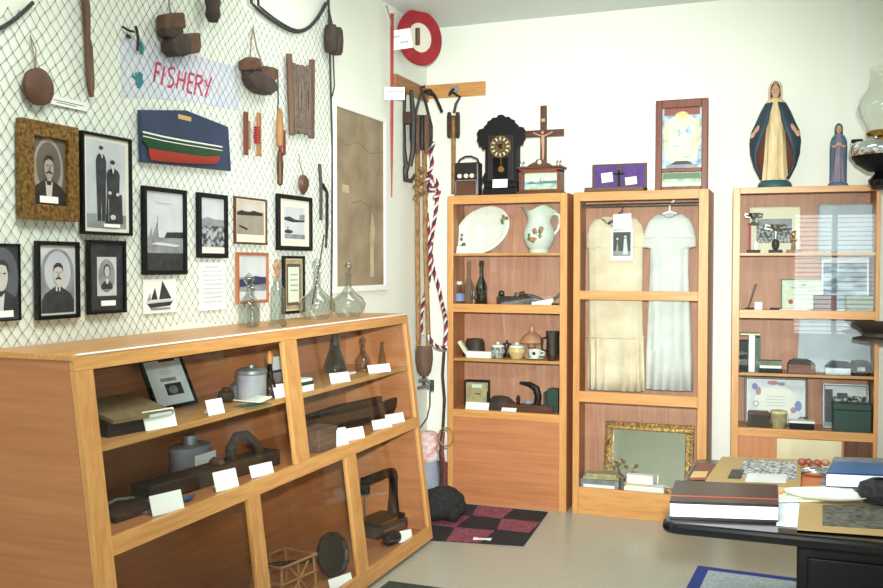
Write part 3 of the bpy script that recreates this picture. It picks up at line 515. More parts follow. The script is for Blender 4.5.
# unframed sheets on the net
def sheet(label,pix,layers,bg,name,cat,x=.0125):
    q=[Lw(u,v,x) for u,v in pix]; y0=(q[0].y+q[3].y)/2;y1=(q[1].y+q[2].y)/2;z1=(q[0].z+q[1].z)/2;z0=(q[2].z+q[3].z)/2
    o=picture(None,name,y1-y0,z1-z0,-.001,(0,0,0),layers,bg,None,.0015); o.location=(x,(y0+y1)/2,z0); o.rotation_euler.z=LEFT; return tag(o,label,cat)
sheet('unframed drawing of a two masted schooner pinned below the tall ship photograph',[(143,279),(176,279),(176,313),(143,313)],[('bw_d','p',[(.1,.30),(.9,.34),(.8,.20),(.2,.16)]),('bw_l','p',[(.08,.36),(.95,.40),(.9,.33),(.12,.29)]),('bw_d','p',[(.22,.4),(.34,.75),(.42,.4)]),('bw_d','p',[(.46,.4),(.56,.95),(.84,.42)]),('bw_m','p',[(.1,.38),(.2,.6),(.2,.38)]),('bw_m','r',.2,.8,.1,.16)],'white','ship_drawing','drawing')
sheet('unframed pale sheet of faint text below the hillside town photograph',[(199,262.6),(225,262),(225,310),(199,310)],[('bw_l','r',.25,.75,.88,.92)]+[('bw_l','r',.12,.88,.80-.09*i,.83-.09*i) for i in range(8)],'white','text_sheet','paper')
sheet('slanting white paper label pinned to the net right of the round wooden float',[(51,95),(88,103),(86,111),(50,104)],[('ink','r',.08,.9,.5,.58),('ink','r',.15,.7,.3,.36)],'white','paper_label','label')
# half model board
bp=[Lw(u,v,.014) for u,v in [(137,110),(183,110.5),(225,127),(228,171),(138.7,162)]]
by=sum(q.y for q in bp)/5; bz=min(q.z for q in bp)
hb=thing('half_model_plaque','navy plaque carrying a green and red half model boat hull','plaque',(.014,by,bz))
MB().prism([(q.y-by,q.z-bz) for q in bp],0,.018,'yz').build('board','navy',hb,bevel=.002)
def pl(u,v,x): q=Lw(u,v,x); return (q.y-by,q.z-bz)
def hullpart(up,lo,nm,m_,d):     # loft between sheer and keel lines, bulging outward
    rs=[]
    n=len(up)
    for i in range(n):
        a=pl(*up[i],.032+.014+0);c=pl(*lo[i],.046); t=i/(n-1); bul=d*math.sin(PI*min(max(t,.03),.97))**.5
        rs.append([(.018,a[0],a[1]),(.018+bul,a[0],a[1]),(.018+bul*.9,a[0],(a[1]*.5+c[1]*.5)),(.018+bul*.6,c[0],c[1]),(.018,c[0],c[1])])
    w=MB(); w.rings(rs); return w.build(nm,m_,hb,True)
sh_=[(143,132),(160,137),(180,141),(200,144),(222,147)]; md=[(150,148),(164,151),(182,154),(202,156.5),(221,156)]; kl=[(153,160),(165,161.5),(182,163),(202,164),(217,164)]
hullpart(sh_,md,'hull_top','hullgreen',.035); hullpart(md,kl,'hull_bottom','hullred',.03)
w=MB(); w.tube([(.018+.036*math.sin(PI*min(max(i/4,.05),.95))**.5,)+pl(*sh_[i],.046) for i in range(5)],.0035,5); w.tube([(.018+.037*math.sin(PI*min(max(i/4,.05),.95))**.5,pl(*sh_[i],.046)[0],pl(*sh_[i],.046)[1]-.016) for i in range(5)],.002,5); w.build('rail_line','white',hb,True)
q0=pl(178,114,.032);q1=pl(191,124,.032); MB().box(.018,.0195,q0[0],q1[0],q1[1]+.01,q0[1]+.0).build('name_plate','tan',hb)
# round wooden float
q=Lw(37,87,.03); f=thing('wooden_float','round flat brown wooden float hanging by a cord at upper left','float',(.016,q.y,q.z-.06))
MB().tf((.02,0,.06),ry=R(90)).lathe([(0,-.02),(.045,-.02),(.062,-.008),(.063,.008),(.045,.02),(0,.02)],n=28).build('disc','ballwood',f,True)
tubes(f,Vector((.016,q.y,q.z-.06)),[[(.022,q.y,q.z+.055),lwp(34,55,.018),lwp(30,35,.014)],[(.022,q.y+.005,q.z+.06),lwp(36,50,.018),lwp(30,35,.016)]],'cord','twine',.002,5)
# netting needle stick
q0=Lw(83,-4,.02);q1=Lw(90,97,.02); f=thing('wooden_paddle','long narrow dark wooden paddle hanging on the net at the top left','paddle',(.014,q1.y,q1.z))
w=MB(); w.rings([[(x*.9+.012,(y_)+dy,z) for x,dy in ((-.008,-wd),(.008,-wd),(.008,wd),(-.008,wd))] for y_,z,wd in ((0,0,.006),(-.004,.05,.016),(-.012,.18,.016),(-.018,.21,.011),(-.022,.32,.017),(-.03,q0.z-q1.z,.015))]); w.build('blade','worn_z',f,bevel=.002)
# cork and wood blocks (floats)
def woodfloats(label,blocks,cord):
    pts=[p for bl in blocks for p in bl[1]]; zb=min(Lw(u,v,.02).z for u,v in pts); ym=sum(Lw(u,v,.02).y for u,v in pts)/len(pts)
    base=Vector((.014,ym,zb)); r=thing('wooden_floats',label,'floats',base,0,'clusters of wooden net floats')
    for nm,poly,x0,x1,k in blocks:
        P=[Lw(u,v,(x0+x1)/2)-base for u,v in poly]; MB().prism([(p.y,p.z) for p in P],x0-.014,x1-.014,'yz').build(nm,k,r,bevel=.009)
    for c in cord: MB().tube([Vector(lwp(*q))-base for q in c],.0035,5).build('cord','twine',r,True)
    return r
woodfloats('cluster of brown wooden net floats hanging above the lettered banner',
 [('upper_block',[(161,15),(170,13),(180,13),(181,24),(182,29),(161,30)],.016,.07,'cork'),('upper_disc',[(160,27),(170,24),(178,26),(180,33),(176,38),(168,39),(162,36)],.016,.065,'float'),
  ('lower_disc',[(166,42),(172,35),(181,34),(186,40),(187,50),(182,56),(173,57),(167,51)],.016,.08,'float'),('lower_block',[(178,34),(196,33),(197,45),(196,53),(184,55),(180,48)],.018,.07,'cork')],
 [[(171,14,.04),(169,4,.02),(169,-10,.013)],[(183,36,.06),(180,26,.06)]])
woodfloats('cluster of brown wooden net floats hanging right of the banner above the wooden needles',
 [('upper_block',[(241,61),(248,57),(256,58),(259,66),(254,70),(243,71)],.016,.06,'cork'),('lower_disc',[(245,76),(252,71),(262,75),(272,82),(274,90),(267,95),(257,93),(249,86)],.016,.075,'float'),
  ('side_block',[(258,70),(263,66),(273,68),(275,78),(270,83),(260,79)],.018,.065,'cork'),('inner_block',[(243,71),(253,70),(258,75),(252,80),(245,78)],.016,.05,'float')],
 [[(250,60,.04),(251,42,.02),(253,27,.013)],[(264,68,.04),(257,50,.02),(253,28,.015)]])
# dark float at top
q=Lw(210,8,.035); f=thing('dark_float','small dark wooden float hanging on the net at the top of the picture','float',(.014,q.y,q.z-.06))
MB().lathe([(0,-.005),(.022,0),(.034,.03),(.03,.06),(.036,.085),(.02,.12),(.006,.13),(0,.13)],c=(.036,0,0),n=14).build('body','float',f,True); tubes(f,Vector((.014,q.y,q.z-.06)),[[(.045,q.y,q.z+.06),(.012,q.y,q.z+.2)]],'cord','twine',.003,5)
# two needles with red winding
def stickth(label,px,py0,py1,wd,dep,m_,name='netting_needle',cat='needle',x=.014,group=None):
    a=Lw(px,py0,x);c=Lw(px,py1,x); r=thing(name,label,cat,(x,c.y,c.z),0,group); H=a.z-c.z
    MB().rings([[(x_*dep,y_*wd,z) for x_,y_ in ((0,-.5),(1,-.5),(1,.5),(0,.5))] for z in (0,H)]).build('shaft',m_,r,bevel=.003); return r,H
r,H=stickth('flat brown wooden net needle hanging below the floats, left of its red wound twin',245,112,155,.03,.012,'red_z',group='wooden net needles')
MB().box(.001,.013,.012,.03,.03,H*.8).build('loose_line','twine',r)
r,H=stickth('flat wooden net needle wound with red cord below the floats',258,113,156,.03,.012,'pale_z',group='wooden net needles'); w=MB()
for i in range(7): w.tube([(.006+.010*math.cos(t),-.018+.017*math.sin(t),H*.3+i*.012) for t in [k*PI/4 for k in range(8)]],.0045,5,True)
w.build('red_cord','red',r,True)
# hanging jointed tool
a=Lw(277,72,.02); r=thing('jigging_tool','long jointed wooden fishing handle hanging by a cord between needles and winding frame','tool',(.014,a.y,Lw(279,186,.02).z)); bz_=r.location.z
def zt(v): return Lw(278,v,.02).z-bz_
MB().tube([(.01,0,zt(70)),(.012,.0,zt(95)),(.01,0,zt(112))],.004,5).build('cord','netrope',r,True)
MB().lathe([(0,zt(148)),(.018,zt(146)),(.02,zt(130)),(.014,zt(112)),(.0,zt(108))],c=(.02,0,0),n=10).build('upper_handle','pale_z',r,True)
MB().lathe([(0,zt(156)),(.018,zt(154)),(.019,zt(142)),(.017,zt(130)),(0,zt(129))],c=(.02,.022,0),n=10).build('grip','red_z',r,True)
MB().lathe([(0,zt(186)),(.013,zt(184)),(.018,zt(165)),(.012,zt(152)),(0,zt(150))],c=(.02,.0,0),n=10).build('lower_handle','brown_z',r,True)
# line winding frame
P=[Lw(u,v,.03) for u,v in ((289,54),(313,60),(313,138),(292,135))]
b=Vector((.014,(P[0].y+P[1].y)/2,P[3].z)); r=thing('line_winder','wooden line winding frame wrapped with grey fishing line','winder',b)
for u0,v0,u1,v1 in ((289,54,292,135),(312,60,311.5,138)):
    a=Lw(u0,v0,.03);c=Lw(u1,v1,.03); MB().tube([a-b,c-b],.017,8).build('side_bar','worn_z',r,True)
w=MB(); a0=Lw(292,65,.03)-b; a1=Lw(309,68,.03)-b; c0=Lw(293.5,131,.03)-b; c1=Lw(309,133,.03)-b
for i in range(14):
    t=i/13; w.tube([a0.lerp(a1,t)+Vector((.006*math.sin(i*2.1),0,.01*math.sin(i*1.7))),a0.lerp(a1,t).lerp(c0.lerp(c1,t),.5)+Vector((.01*math.sin(i),.004*math.sin(i*3),0)),c0.lerp(c1,t)+Vector((0,0,.012*math.sin(i*2.3)))],.010,5)
w.build('wound_line','woundline',r,True)
w=MB()
for t in (.06,.94): w.tube([(a0+Vector((0,-.03,0))).lerp(c0,t),(a1+Vector((0,.03,0))).lerp(c1,t)],.008,6)
w.build('cross_bar','worn_y',r,True)
# dark block near the corner of the net
q=Lw(333,40,.05); b=Vector((.014,q.y,q.z-.075)); r=thing('wooden_pulley','dark rounded wooden pulley block hanging on a cord right of the net swag','pulley',b)
for dy,nm in ((-.032,'cheek'),(.032,'cheek')): MB().lathe([(0,0),(.03,.002),(.038,.02),(.042,.075),(.038,.13),(.03,.148),(0,.15)],c=(.04,dy,0),n=14,sy=.72).build(nm,'float',r,True)
MB().box(.02,.06,-.012,.012,.02,.13).build('sheave','worn_z',r); tubes(r,b,[[(.05,q.y,q.z+.07),(.03,q.y-.01,q.z+.17),(.012,q.y-.03,q.z+.33)]],'cord','netrope',.004,5)
# heart pouch
q=Lw(303,184,.03); b=Vector((.014,q.y,q.z-.05)); r=thing('heart_float','small brown heart shaped float on a string below the line winder','float',b)
MB().rings([[(.012+d*sx,y_*s,z) for sx,y_ in ((0,-1),(1,-.7),(1.3,0),(1,.7),(0,1))] for s,z,d in ((.004,-.005,.008),(.03,.02,.02),(.046,.05,.024),(.042,.075,.022),(.02,.095,.014))]).build('body','ballwood',r,True)
tubes(r,b,[[(.03,q.y,q.z+.045),(.016,q.y-.003,q.z+.1),(.012,q.y-.012,q.z+.16)],[(.03,q.y+.01,q.z+.04),(.016,q.y-.0,q.z+.1),(.012,q.y-.012,q.z+.155)]],'string','twine',.0025,5)
# dark knife / scraper with chain
a=Lw(320,164,.025);c=Lw(327,250,.025); b=Vector((.014,a.y,c.z)); r=thing('iron_scraper','long dark wooden and iron scraper hanging at the net edge by the map','tool',b)
def rel(u,v,x=.026): return Lw(u,v,x)-b
w=MB(); w.tube([rel(319.5,164),rel(321,185),rel(321,220)],.009,6); w.build('blade','trunk',r,True)
w=MB(); w.tube([rel(323,184),rel(327,192),rel(327,225),rel(326,248)],[.007,.010,.01,.006],6); w.build('handle','iron',r,True); w=MB(); w.tube([rel(321,184),rel(326,192)],.006,5); w.build('link','iron',r,True)
q=[rel(324,235),rel(320,262),rel(316,285),rel(312,305)]; MB().tube(q,.004,5).build('cord','netrope',r,True)
# old map
hang('large faded brown map in a pale white frame by the corner',[(328,97),(386,119),(389,289),(333.5,294)],.036,'white',
 [('mappale','p',[(.70,.05),(.78,.05),(.77,.2),(.80,.34),(.74,.44),(.69,.30)]),('mappale','r',.13,.26,.53,.575),('mapdark','p',[(.02,.83),(.2,.80),(.45,.84),(.7,.79),(.98,.82),(.98,.815),(.7,.785),(.45,.835),(.2,.795),(.02,.825)]),('mapdark','p',[(.3,.48),(.5,.50),(.72,.47),(.9,.49),(.9,.485),(.72,.465),(.5,.495),(.3,.475)])],'mapbrown',name='framed_map',cat='map',dep=.022,group=None,x0=.004)
# red pole
r=thing('red_pole','thin red painted pole hanging on the left wall beside the map','pole',(.06,-.70,0)); MB().tube([(-.022,0,1.98),(-.02,.0,2.4),(-.015,-.005,3.13)],[.004,.010,.012],8).build('shaft','red',r,True)
MB().tube([(-.015,-.005,3.12),(-.02,.02,3.06),(-.014,.012,2.99),(-.016,-.03,3.1),(-.03,-.06,3.17)],.004,5).build('cord','twine',r,True)
def tagcard(label,u,v,y,w_,h_,rz,roll,lines):
    q=B(u,v,y); m_=MB().tf((0,0,0),ry=roll); m_.box(-w_/2,w_/2,-.001,.001,-h_/2,h_/2); m_.use(1)
    for x0,x1,z in lines:
        n=6; m_.tube([(x0+(x1-x0)*i/n,-.0016,z+.006*math.sin(i*2.4)) for i in range(n+1)],.0022,4)
    o=m_.build('paper_tag',['white','ink'],None,loc=q,rz=rz); return tag(o,label,'tag')
tagcard('white paper tag with two lines of ink stuck in front of the red ring',400,39.5,-.60,.148,.125,R(24),R(-9),[(-.05,.0,.02),(.0,.05,-.02)])
tagcard('white paper tag with one line of ink on the red pole below the red ring',394.5,93.5,-.735,.128,.08,R(22),R(0),[(-.05,-.01,.012),(.0,.055,.012)])
# red ring
q=B(417,38,-.42); r=thing('red_ring','red wooden ring with a white centre hanging high in the room corner','ring',(.115,-.42,q.z),R(60))
w=MB().tf((0,0,0),rx=R(90)); w.lathe([(.098,-.014),(.176,-.014),(.182,0),(.176,.014),(.098,.014),(.094,0),(.098,-.014)],n=40); w.build('rim','red',r,True)
w=MB().tf((0,0,0),rx=R(90)); w.lathe([(0,-.003),(.096,-.003),(.096,.003),(0,.003)],n=32); w.build('centre_disc','matboard',r); MB().box(-.04,-.018,-.03,-.003,-.055,.055).build('handle','worn_z',r,bevel=.003)
# ------------------------------------------------------------------ back wall corner: rails, tackle, ropes
q=MB(); z0=2.715
o=MB().box(0,.02,-.585,-.022,-.048,.048).build('hook_rail','pale_y',None,bevel=.003,loc=(.0,0,2.735)); tag(o,'short wooden rail on the left wall just at the corner','rail','wooden hook rails')
o=MB().box(.0,.434,-.02,0,-.048,.048).build('hook_rail','oak_x',None,bevel=.003,loc=(.0,0,2.762)); tag(o,'wooden rail on the back wall at the corner with an iron hook','rail','wooden hook rails')
def bp_(u,v,y): return B(u,v,y)
def hook(label,pts_,r_,plate):
    b=Vector(plate); r=thing('iron_hook',label,'hook',b,0,'iron hooks on the rails')
    w=MB(); w.tube([Vector(p)-b for p in pts_],r_,7); w.build('hook','iron',r,True); return r,b
r,b=hook('iron hook holding the single pulley on the back wall rail',[(.215,-.02,2.765),(.215,-.06,2.76),(.2,-.075,2.74),(.19,-.07,2.715)],.009,(.215,-.021,2.765)); MB().tf((0,-.003,0),rx=R(90)).lathe([(0,0),(.026,0),(.024,.016),(0,.018)],n=12).build('plate','greymetal',r,True)
r,b=hook('long curved black iron hook at the corner sticking out to the right',[bp_(424,92,-.15),bp_(430,90,-.2),bp_(435,96,-.22),bp_(440,107,-.24),bp_(442,112,-.24)],.011,(.04,-.021,2.74)); MB().tube([(0,-.0,0),Vector(bp_(424,92,-.15))-b],.010,6).build('arm','iron',r,True)
# single pulley with rope
b=Vector(bp_(453,139,-.09)); r=thing('single_pulley','single wooden pulley block with rope hanging beside the radio','pulley',b); 
def rb(u,v,y=-.09): return Vector(bp_(u,v,y))-b
MB().tube([Vector((.197,-.082,2.722))-b,Vector((.222,-.085,2.735))-b,rb(460,97),rb(456,104),rb(454,113)],.010,6).build('hook','iron',r,True)
for du in (-4.2,4.2): MB().rings([[rb(453.5+du+sx*2.4,v,-.09-sy*.03) for sx,sy in ((-s,-1),(s,-1),(s,1),(-s,1))] for v,s in ((138,.7),(134,1),(116,1),(112,.7))]).build('cheek','rust',r,bevel=.004)
MB().tube([rb(453.5,118),rb(453.5,194)],.017,8).build('rope','manila',r,True); MB().box(-.012,.012,-.012,.012,.0,.16).build('sheave','worn_z',r)
# big tackle: upper and lower blocks and manila ropes
b=Vector(bp_(420,148,-.30)); r=thing('double_pulley','dark wooden double pulley block with iron straps hanging in the corner','pulley',b)
def rb(u,v,y=-.30): return Vector(bp_(u,v,y))-b
MB().rings([[rb(421+sx*12*s,v,-.30-sy*.05*s) for sx,sy in [(math.copysign(abs(math.cos(t*PI/8))**.6,math.cos(t*PI/8)),math.copysign(abs(math.sin(t*PI/8))**.6,math.sin(t*PI/8))) for t in range(16)]] for v,s in ((150,.55),(146,.86),(138,1),(126,1),(119,.84),(115,.5))]).build('shell','rust',r,True)
for um in (417.5,426.5): MB().tube([rb(um,116,-.33),rb(um,124,-.365),rb(um,140,-.365),rb(um+.5,153,-.33)],.016,7).build('sheave_rope','worn_z',r,True)
MB().tube([rb(422,116,-.34),rb(422,132,-.37),rb(422,150,-.34)],.012,6).build('strap','iron',r,True)
MB().tube([rb(414,120),rb(419,100),rb(422,92)],.010,6).build('strap','iron',r,True); MB().tube([rb(430,120),rb(425,100),rb(422,92)],.010,6).build('strap','iron',r,True)
MB().tube([rb(422,95),rb(421,88),rb(425,86)],.009,6).build('shackle','iron',r,True)
b2=b
b=Vector(bp_(424,376,-.26)); r=thing('lower_pulley','weathered wooden pulley block hanging low on ropes beside the display case end','pulley',b)
def rb(u,v,y=-.26): return Vector(bp_(u,v,y))-b
MB().rings([[rb(424+sx*9*s,v,-.26-sy*.045*s) for sx,sy in [(math.cos(t*PI/6),math.sin(t*PI/6)) for t in range(12)]] for v,s in ((376,.45),(371,.8),(360,1),(350,.98),(346,.85))]).build('shell','worn_z',r,True)
MB().tube([rb(424,376),rb(424,386)],.012,6).build('eye','iron',r,True)
MB().tube([rb(417.5,150),rb(417.5,250),rb(418.5,350)],.019,8).build('rope','manila',r,True); MB().tube([rb(424.5,150),rb(425.5,250),rb(428.5,340),rb(430,366)],.018,8).build('rope','manila',r,True)
MB().tube([rb(419+4.5*math.sin(t*1.1),168+t*1.9,-.29-.035*math.cos(t*1.1)) for t in range(18)],.016,7).build('rope_wrapping','manila',r,True)
b=Vector(bp_(424,393,-.27)); r=thing('steel_clamp','pale steel clamp with a dark cord loop under the lower pulley','clamp',b)
def rb(u,v,y=-.27): return Vector(bp_(u,v,y))-b
MB().tube([rb(419,381),rb(427,380),rb(431,383)],.013,7).build('upper_jaw','steel',r,True); MB().tube([rb(418,388),rb(426,386),rb(431,388)],.013,7).build('lower_jaw','steel',r,True); MB().tube([rb(432,380),rb(432,391)],.014,7).build('screw','iron',r,True)
MB().tube([rb(430,391),rb(430,405),rb(427,418),rb(420,428)],.005,6).build('cord','netrope',r,True)
# iron tongs on left rail
b=Vector(bp_(407,182,-.42)); r=thing('iron_tongs','long black iron ice tongs hanging against the left wall in the corner','tongs',b)
def rb(u,v,y=-.42): return Vector(bp_(u,v,y))-b
MB().tube([rb(405,88),rb(402.5,118),rb(403.5,150),rb(406,165)],[.012,.021,.018,.016],7).build('arm','iron',r,True); MB().tube([rb(411,90),rb(413.5,118),rb(413,150),rb(410,166)],[.012,.021,.018,.016],7).build('arm','iron',r,True)
MB().tube([rb(407,164),rb(405,172),rb(406,180),rb(411,181),rb(415,175)],[.022,.022,.020,.016,.008],7).build('hook','iron',r,True)
MB().box(-.03,.04,-.02,.02,.38,.46).build('pivot_block','rust',r,bevel=.004)
# tricolour rope
b=Vector(bp_(434,330,-.2)); r=thing('tricolour_rope','red white and blue twisted rope knotted in the corner behind the case','rope',b)
def rb(u,v,y=-.22): return Vector(bp_(u,v,y))-b
def catmull(P,n=10):
    out=[]
    for i in range(len(P)-1):
        p0=P[max(i-1,0)];p1=P[i];p2=P[i+1];p3=P[min(i+2,len(P)-1)]
        for k in range(n):
            t=k/n; out.append(.5*((2*p1)+(p2-p0)*t+(2*p0-5*p1+4*p2-p3)*t*t+(3*p1-p0-3*p2+p3)*t**3))
    return out+[P[-1]]
def twisted(P,nm,r_=.007,pitch=.085):
    C=catmull(P,14); L=0; off=[[],[],[]]
    for i,c in enumerate(C):
        if i: L+=(C[i]-C[i-1]).length
        t=(C[min(i+1,len(C)-1)]-C[max(i-1,0)]).normalized(); u=t.cross(Vector((0,1,0))).normalized(); v=t.cross(u)
        for k in range(3):
            a=2*PI*L/pitch+k*2*PI/3; off[k].append(c+(u*math.cos(a)+v*math.sin(a))*r_*.95)
    w=MB()
    for k in range(3): w.use(k).tube(off[k],r_*1.12,6)
    return w.build(nm,['ropewhite','ropered','ropenavy'],r,True)
twisted([rb(434,142),rb(431,152),rb(432,165),rb(427,178),rb(432,188),rb(439,192),rb(434,198,-.25)],'upper_strand')
twisted([rb(427,186),rb(426,205),rb(428,225),rb(430,245,-.25),rb(430,268),rb(428,285),rb(424,300),rb(421,318),rb(422,335)],'left_strand')
twisted([rb(438,190),rb(436,210),rb(433,230),rb(431,250),rb(433,268),rb(438,285),rb(442,303),rb(446,322,-.43),rb(445,345,-.44)],'right_strand')
twisted([rb(425,182,-.26),rb(431,176,-.27),rb(437,184,-.27),rb(430,190,-.26),rb(425,182,-.25)],'knot')
twisted([rb(428,336,-.3),rb(436,346,-.36),rb(446,348,-.44)],'lower_strand')
# clutter in the corner behind the case end
q=B(430,490,-.28); r=thing('corner_sack','pink and grey cloth bundle standing in the corner beside the case','bundle',(q.x,-.30,0))
MB().lathe([(0,0),(.075,.002),(.085,.05),(.075,.12),(.065,.2),(.06,.23),(0,.235)],n=14,sy=.8).build('grey_wrap','greycloth',r,True); MB().lathe([(0,.232),(.058,.23),(.075,.27),(.062,.31),(.074,.36),(.068,.41),(.04,.43),(0,.425)],n=14,sy=.8).build('pink_top','pinkcloth',r,True)
q=B(439,480,-.20); r=thing('woven_creel','small woven brown basket standing on the floor by the cabinet','basket',(q.x-.01,-.17,0)); MB().lathe([(0,0),(.055,0),(.07,.05),(.075,.13),(.06,.19),(.05,.2),(.045,.19),(0,.05)],n=16,sy=.8).build('bowl','basket',r,True); MB().tube([(-.05,0,.19),(0,0,.25),(.05,0,.19)],.006,6).build('handle','manila',r,True)
b=Vector((X1-.035,-.30,.0)); r=thing('cord_bundle','bunch of dark hanging cords with a rope loop at the left edge of first cabinet','cords',b)
for i,(u0,v0,u1,v1) in enumerate(((444,352,443,430),(442,430,439,500),(444,432,444,495),(441,436,443,498))):
    a=B(u0,v0,-.33)-b; c=B(u1,v1,-.33)-b; MB().tube([a,a.lerp(c,.3)+Vector((-.008,0,0)),a.lerp(c,.6)+Vector((.012,-.01,0)),Vector((c.x,c.y,max(c.z,.01)))],.007 if i else .010,6).build('cord','rust' if i in (0,1) else ('ropered' if i==2 else 'netrope'),r,True)
c=B(446,437,-.45)-b; w=MB(); w.tube([c+Vector((.052*math.cos(t*PI/9),0.004*math.sin(t),.060*math.sin(t*PI/9))) for t in range(18)],.006,6,True); w.build('rope_loop','manila',r,True)
# black furry bundle
q=Fl(452,520); r=thing('black_fur_hat','black furry bundle lying on the rug against the cabinet corner','fur bundle',(.45,-.88,.012))
w=MB()
random.seed(3)
for i in range(16): 
    a=random.uniform(0,2*PI); d=random.uniform(0,.10); w.ell((d*math.cos(a),d*math.sin(a)*1.1,.055+random.uniform(0,.05)),(random.uniform(.05,.075),random.uniform(.05,.075),.055),9,6)
w.ell((0,0,.10),(.13,.14,.10),12,8); fo_=w.build('fur','fur',r,True)
tx=bpy.data.textures.new('fur_noise','CLOUDS'); tx.noise_scale=.02; dm=fo_.modifiers.new('fuzz','DISPLACE'); dm.texture=tx; dm.strength=.025
# ------------------------------------------------------------------ rugs
def quadrug(name,label,c,m_,cells=None,t=.008,border=None):
    r=thing(name,label,'rug',(c[0][0],c[0][1],0)); o=Vector((c[0][0],c[0][1],0)); return r,o
P=[Vector((x,y,0)) for x,y in ((.34,-.47),(1.0,-.47),(1.05,-1.19),(.40,-1.30))]; o=Vector((.7,-.85,0))
r=thing('checked_rug','small woven rug in black and dusty pink checks before the first cabinet','rug',o)
def bil(u,v): return P[0]*(1-u)*(1-v)+P[1]*u*(1-v)+P[2]*u*v+P[3]*(1-u)*v-o
def blob(u0,u1,v0,v1,k,h):
    ps=[]
    for a,b_ in ((u0,v0),(u1,v0),(u1,v1),(u0,v1)): ps.append(bil(a,b_))
    return [tuple(p+Vector((0,0,.0008))) for p in ps]+[tuple(p+Vector((0,0,h))) for p in ps]
w=MB(); w.hexa(blob(0,1,0,1,0,.008)); 
w.use(1); nu,nv=3,3
random.seed(11)
for i in range(nu):
    for j in range(nv):
        if (i+j)%2==1:
            e=.03; w.hexa([tuple(p) for p in [bil(i/nu-e*(i>0),j/nv)+Vector((0,0,.002)),bil((i+1)/nu,j/nv+e*.5)+Vector((0,0,.002)),bil((i+1)/nu-e,(j+1)/nv)+Vector((0,0,.002)),bil(i/nu+e*.3,(j+1)/nv-e*(j<nv-1))+Vector((0,0,.002))]]+[tuple(p) for p in [bil(i/nu-e*(i>0),j/nv)+Vector((0,0,.0095)),bil((i+1)/nu,j/nv+e*.5)+Vector((0,0,.0095)),bil((i+1)/nu-e,(j+1)/nv)+Vector((0,0,.0095)),bil(i/nu+e*.3,(j+1)/nv-e*(j<nv-1))+Vector((0,0,.0095))]])
w.build('weave',['rugblack','rugpink'],r)
q=Fl(482,541); m_=MB(); m_.tf((0,0,.0105),rz=R(15)); m_.add([(-.05,-.018,0),(-.015,-.008,0),(.015,-.01,0),(.05,-.022,0),(.055,.02,0),(.015,.01,0),(-.015,.012,0),(-.048,.03,0)]+[(x,y,.003) for x,y in ((-.05,-.018),(-.015,-.008),(.015,-.01),(.05,-.022),(.055,.02),(.015,.01),(-.015,.012),(-.048,.03))],[tuple(range(8))[::-1],tuple(range(8,16))]+[(i,(i+1)%8,8+(i+1)%8,8+i) for i in range(8)])
oo=m_.build('paper_scrap','white',None,loc=(q.x,q.y,0)); tag(oo,'small bow shaped white paper scrap lying on the checked rug','paper')
q=Fl(389,582.5); oo=MB().box(0,.37,-1.0,0,.0005,.010).build('door_mat','matgreen',None,loc=(q.x-.0,q.y,0),bevel=.003); tag(oo,'dark green floor mat at the foot of the display case','mat')
q=Fl(698,567); r=thing('bordered_rug','blue bordered rug with speckled grey blue middle under the table','rug',(q.x,q.y,0),R(-3))
MB().box(0,1.3,-.95,0,.0005,.008).build('border','rugblue',r); MB().box(.06,1.24,-.89,-.06,.008,.010).build('middle','ruginner',r)
# ------------------------------------------------------------------ on top of the cabinets
TZ=2.0005
def topx(u,y): return B(u,192,y).x
# radio
r=thing('portable_radio','small brown portable radio with carrying handle on top of first cabinet','radio',(topx(468.5,-.28),-.28,TZ))
MB().box(-.085,.085,-.045,.045,0,.225).build('case','album',r,bevel=.012); MB().box(-.068,.068,-.048,-.044,.012,.10).build('grille','brown_x',r)
w=MB()
for a in ((-.075,.075,.103,.109),(-.075,.075,.004,.010),(-.075,-.069,.004,.109),(.069,.075,.004,.109)): w.box(a[0],a[1],-.050,-.044,a[2],a[3])
w.build('grille_trim','greymetal',r)
for x in (-.045,0,.04): MB().tf((x,-.045,.135),rx=R(90)).lathe([(0,0),(.016,0),(.013,.012),(0,.014)],n=12).build('knob','ivory',r,True)
MB().tube([(-.075,0,.22),(-.06,0,.25),(-.02,0,.268),(.02,0,.268),(.06,0,.25),(.075,0,.22)],.006,6).build('handle','black',r,True)
# gingerbread clock
r=thing('mantel_clock','dark carved mantel clock with scalloped crest and gilt dial','clock',(topx(502.5,-.28),-.28,TZ))
MB().box(-.118,.118,-.06,.06,0,.05).build('base','black',r,bevel=.006); MB().box(-.112,.112,-.05,.05,.05,.085).build('base_step','black',r,bevel=.006)
MB().box(-.107,.107,-.04,.05,.085,.40).build('body','black',r,bevel=.004)
cr=[]
for cx,cz,rr,a0,a1 in ((-.105,.31,.035,200,300),):
    pass
crest=[(-.107,.31),(-.125,.30),(-.13,.32),(-.15,.325),(-.15,.345),(-.165,.36),(-.158,.385),(-.165,.41),(-.148,.435),(-.118,.44),(-.112,.455),(-.095,.465),(-.09,.485),(-.07,.49),(-.055,.507),(-.03,.505),(-.015,.522),(.015,.522),(.03,.505),(.055,.507),(.07,.49),(.09,.485),(.095,.465),(.112,.455),(.118,.44),(.148,.435),(.165,.41),(.158,.385),(.165,.36),(.15,.345),(.15,.325),(.13,.32),(.125,.30),(.107,.31)]
MB().prism(crest,-.045,-.02).build('carved_crest','black',r,bevel=.003)
for x in (-.108,.108): MB().prism([(x-.02,.085),(x+.02,.085),(x+.022,.12),(x+.008,.15),(x,.16),(x-.008,.15),(x-.022,.12)],-.03,0).build('scroll','black',r,bevel=.003)
MB().box(-.085,.085,-.046,-.039,.10,.39).build('door','album',r,bevel=.002)
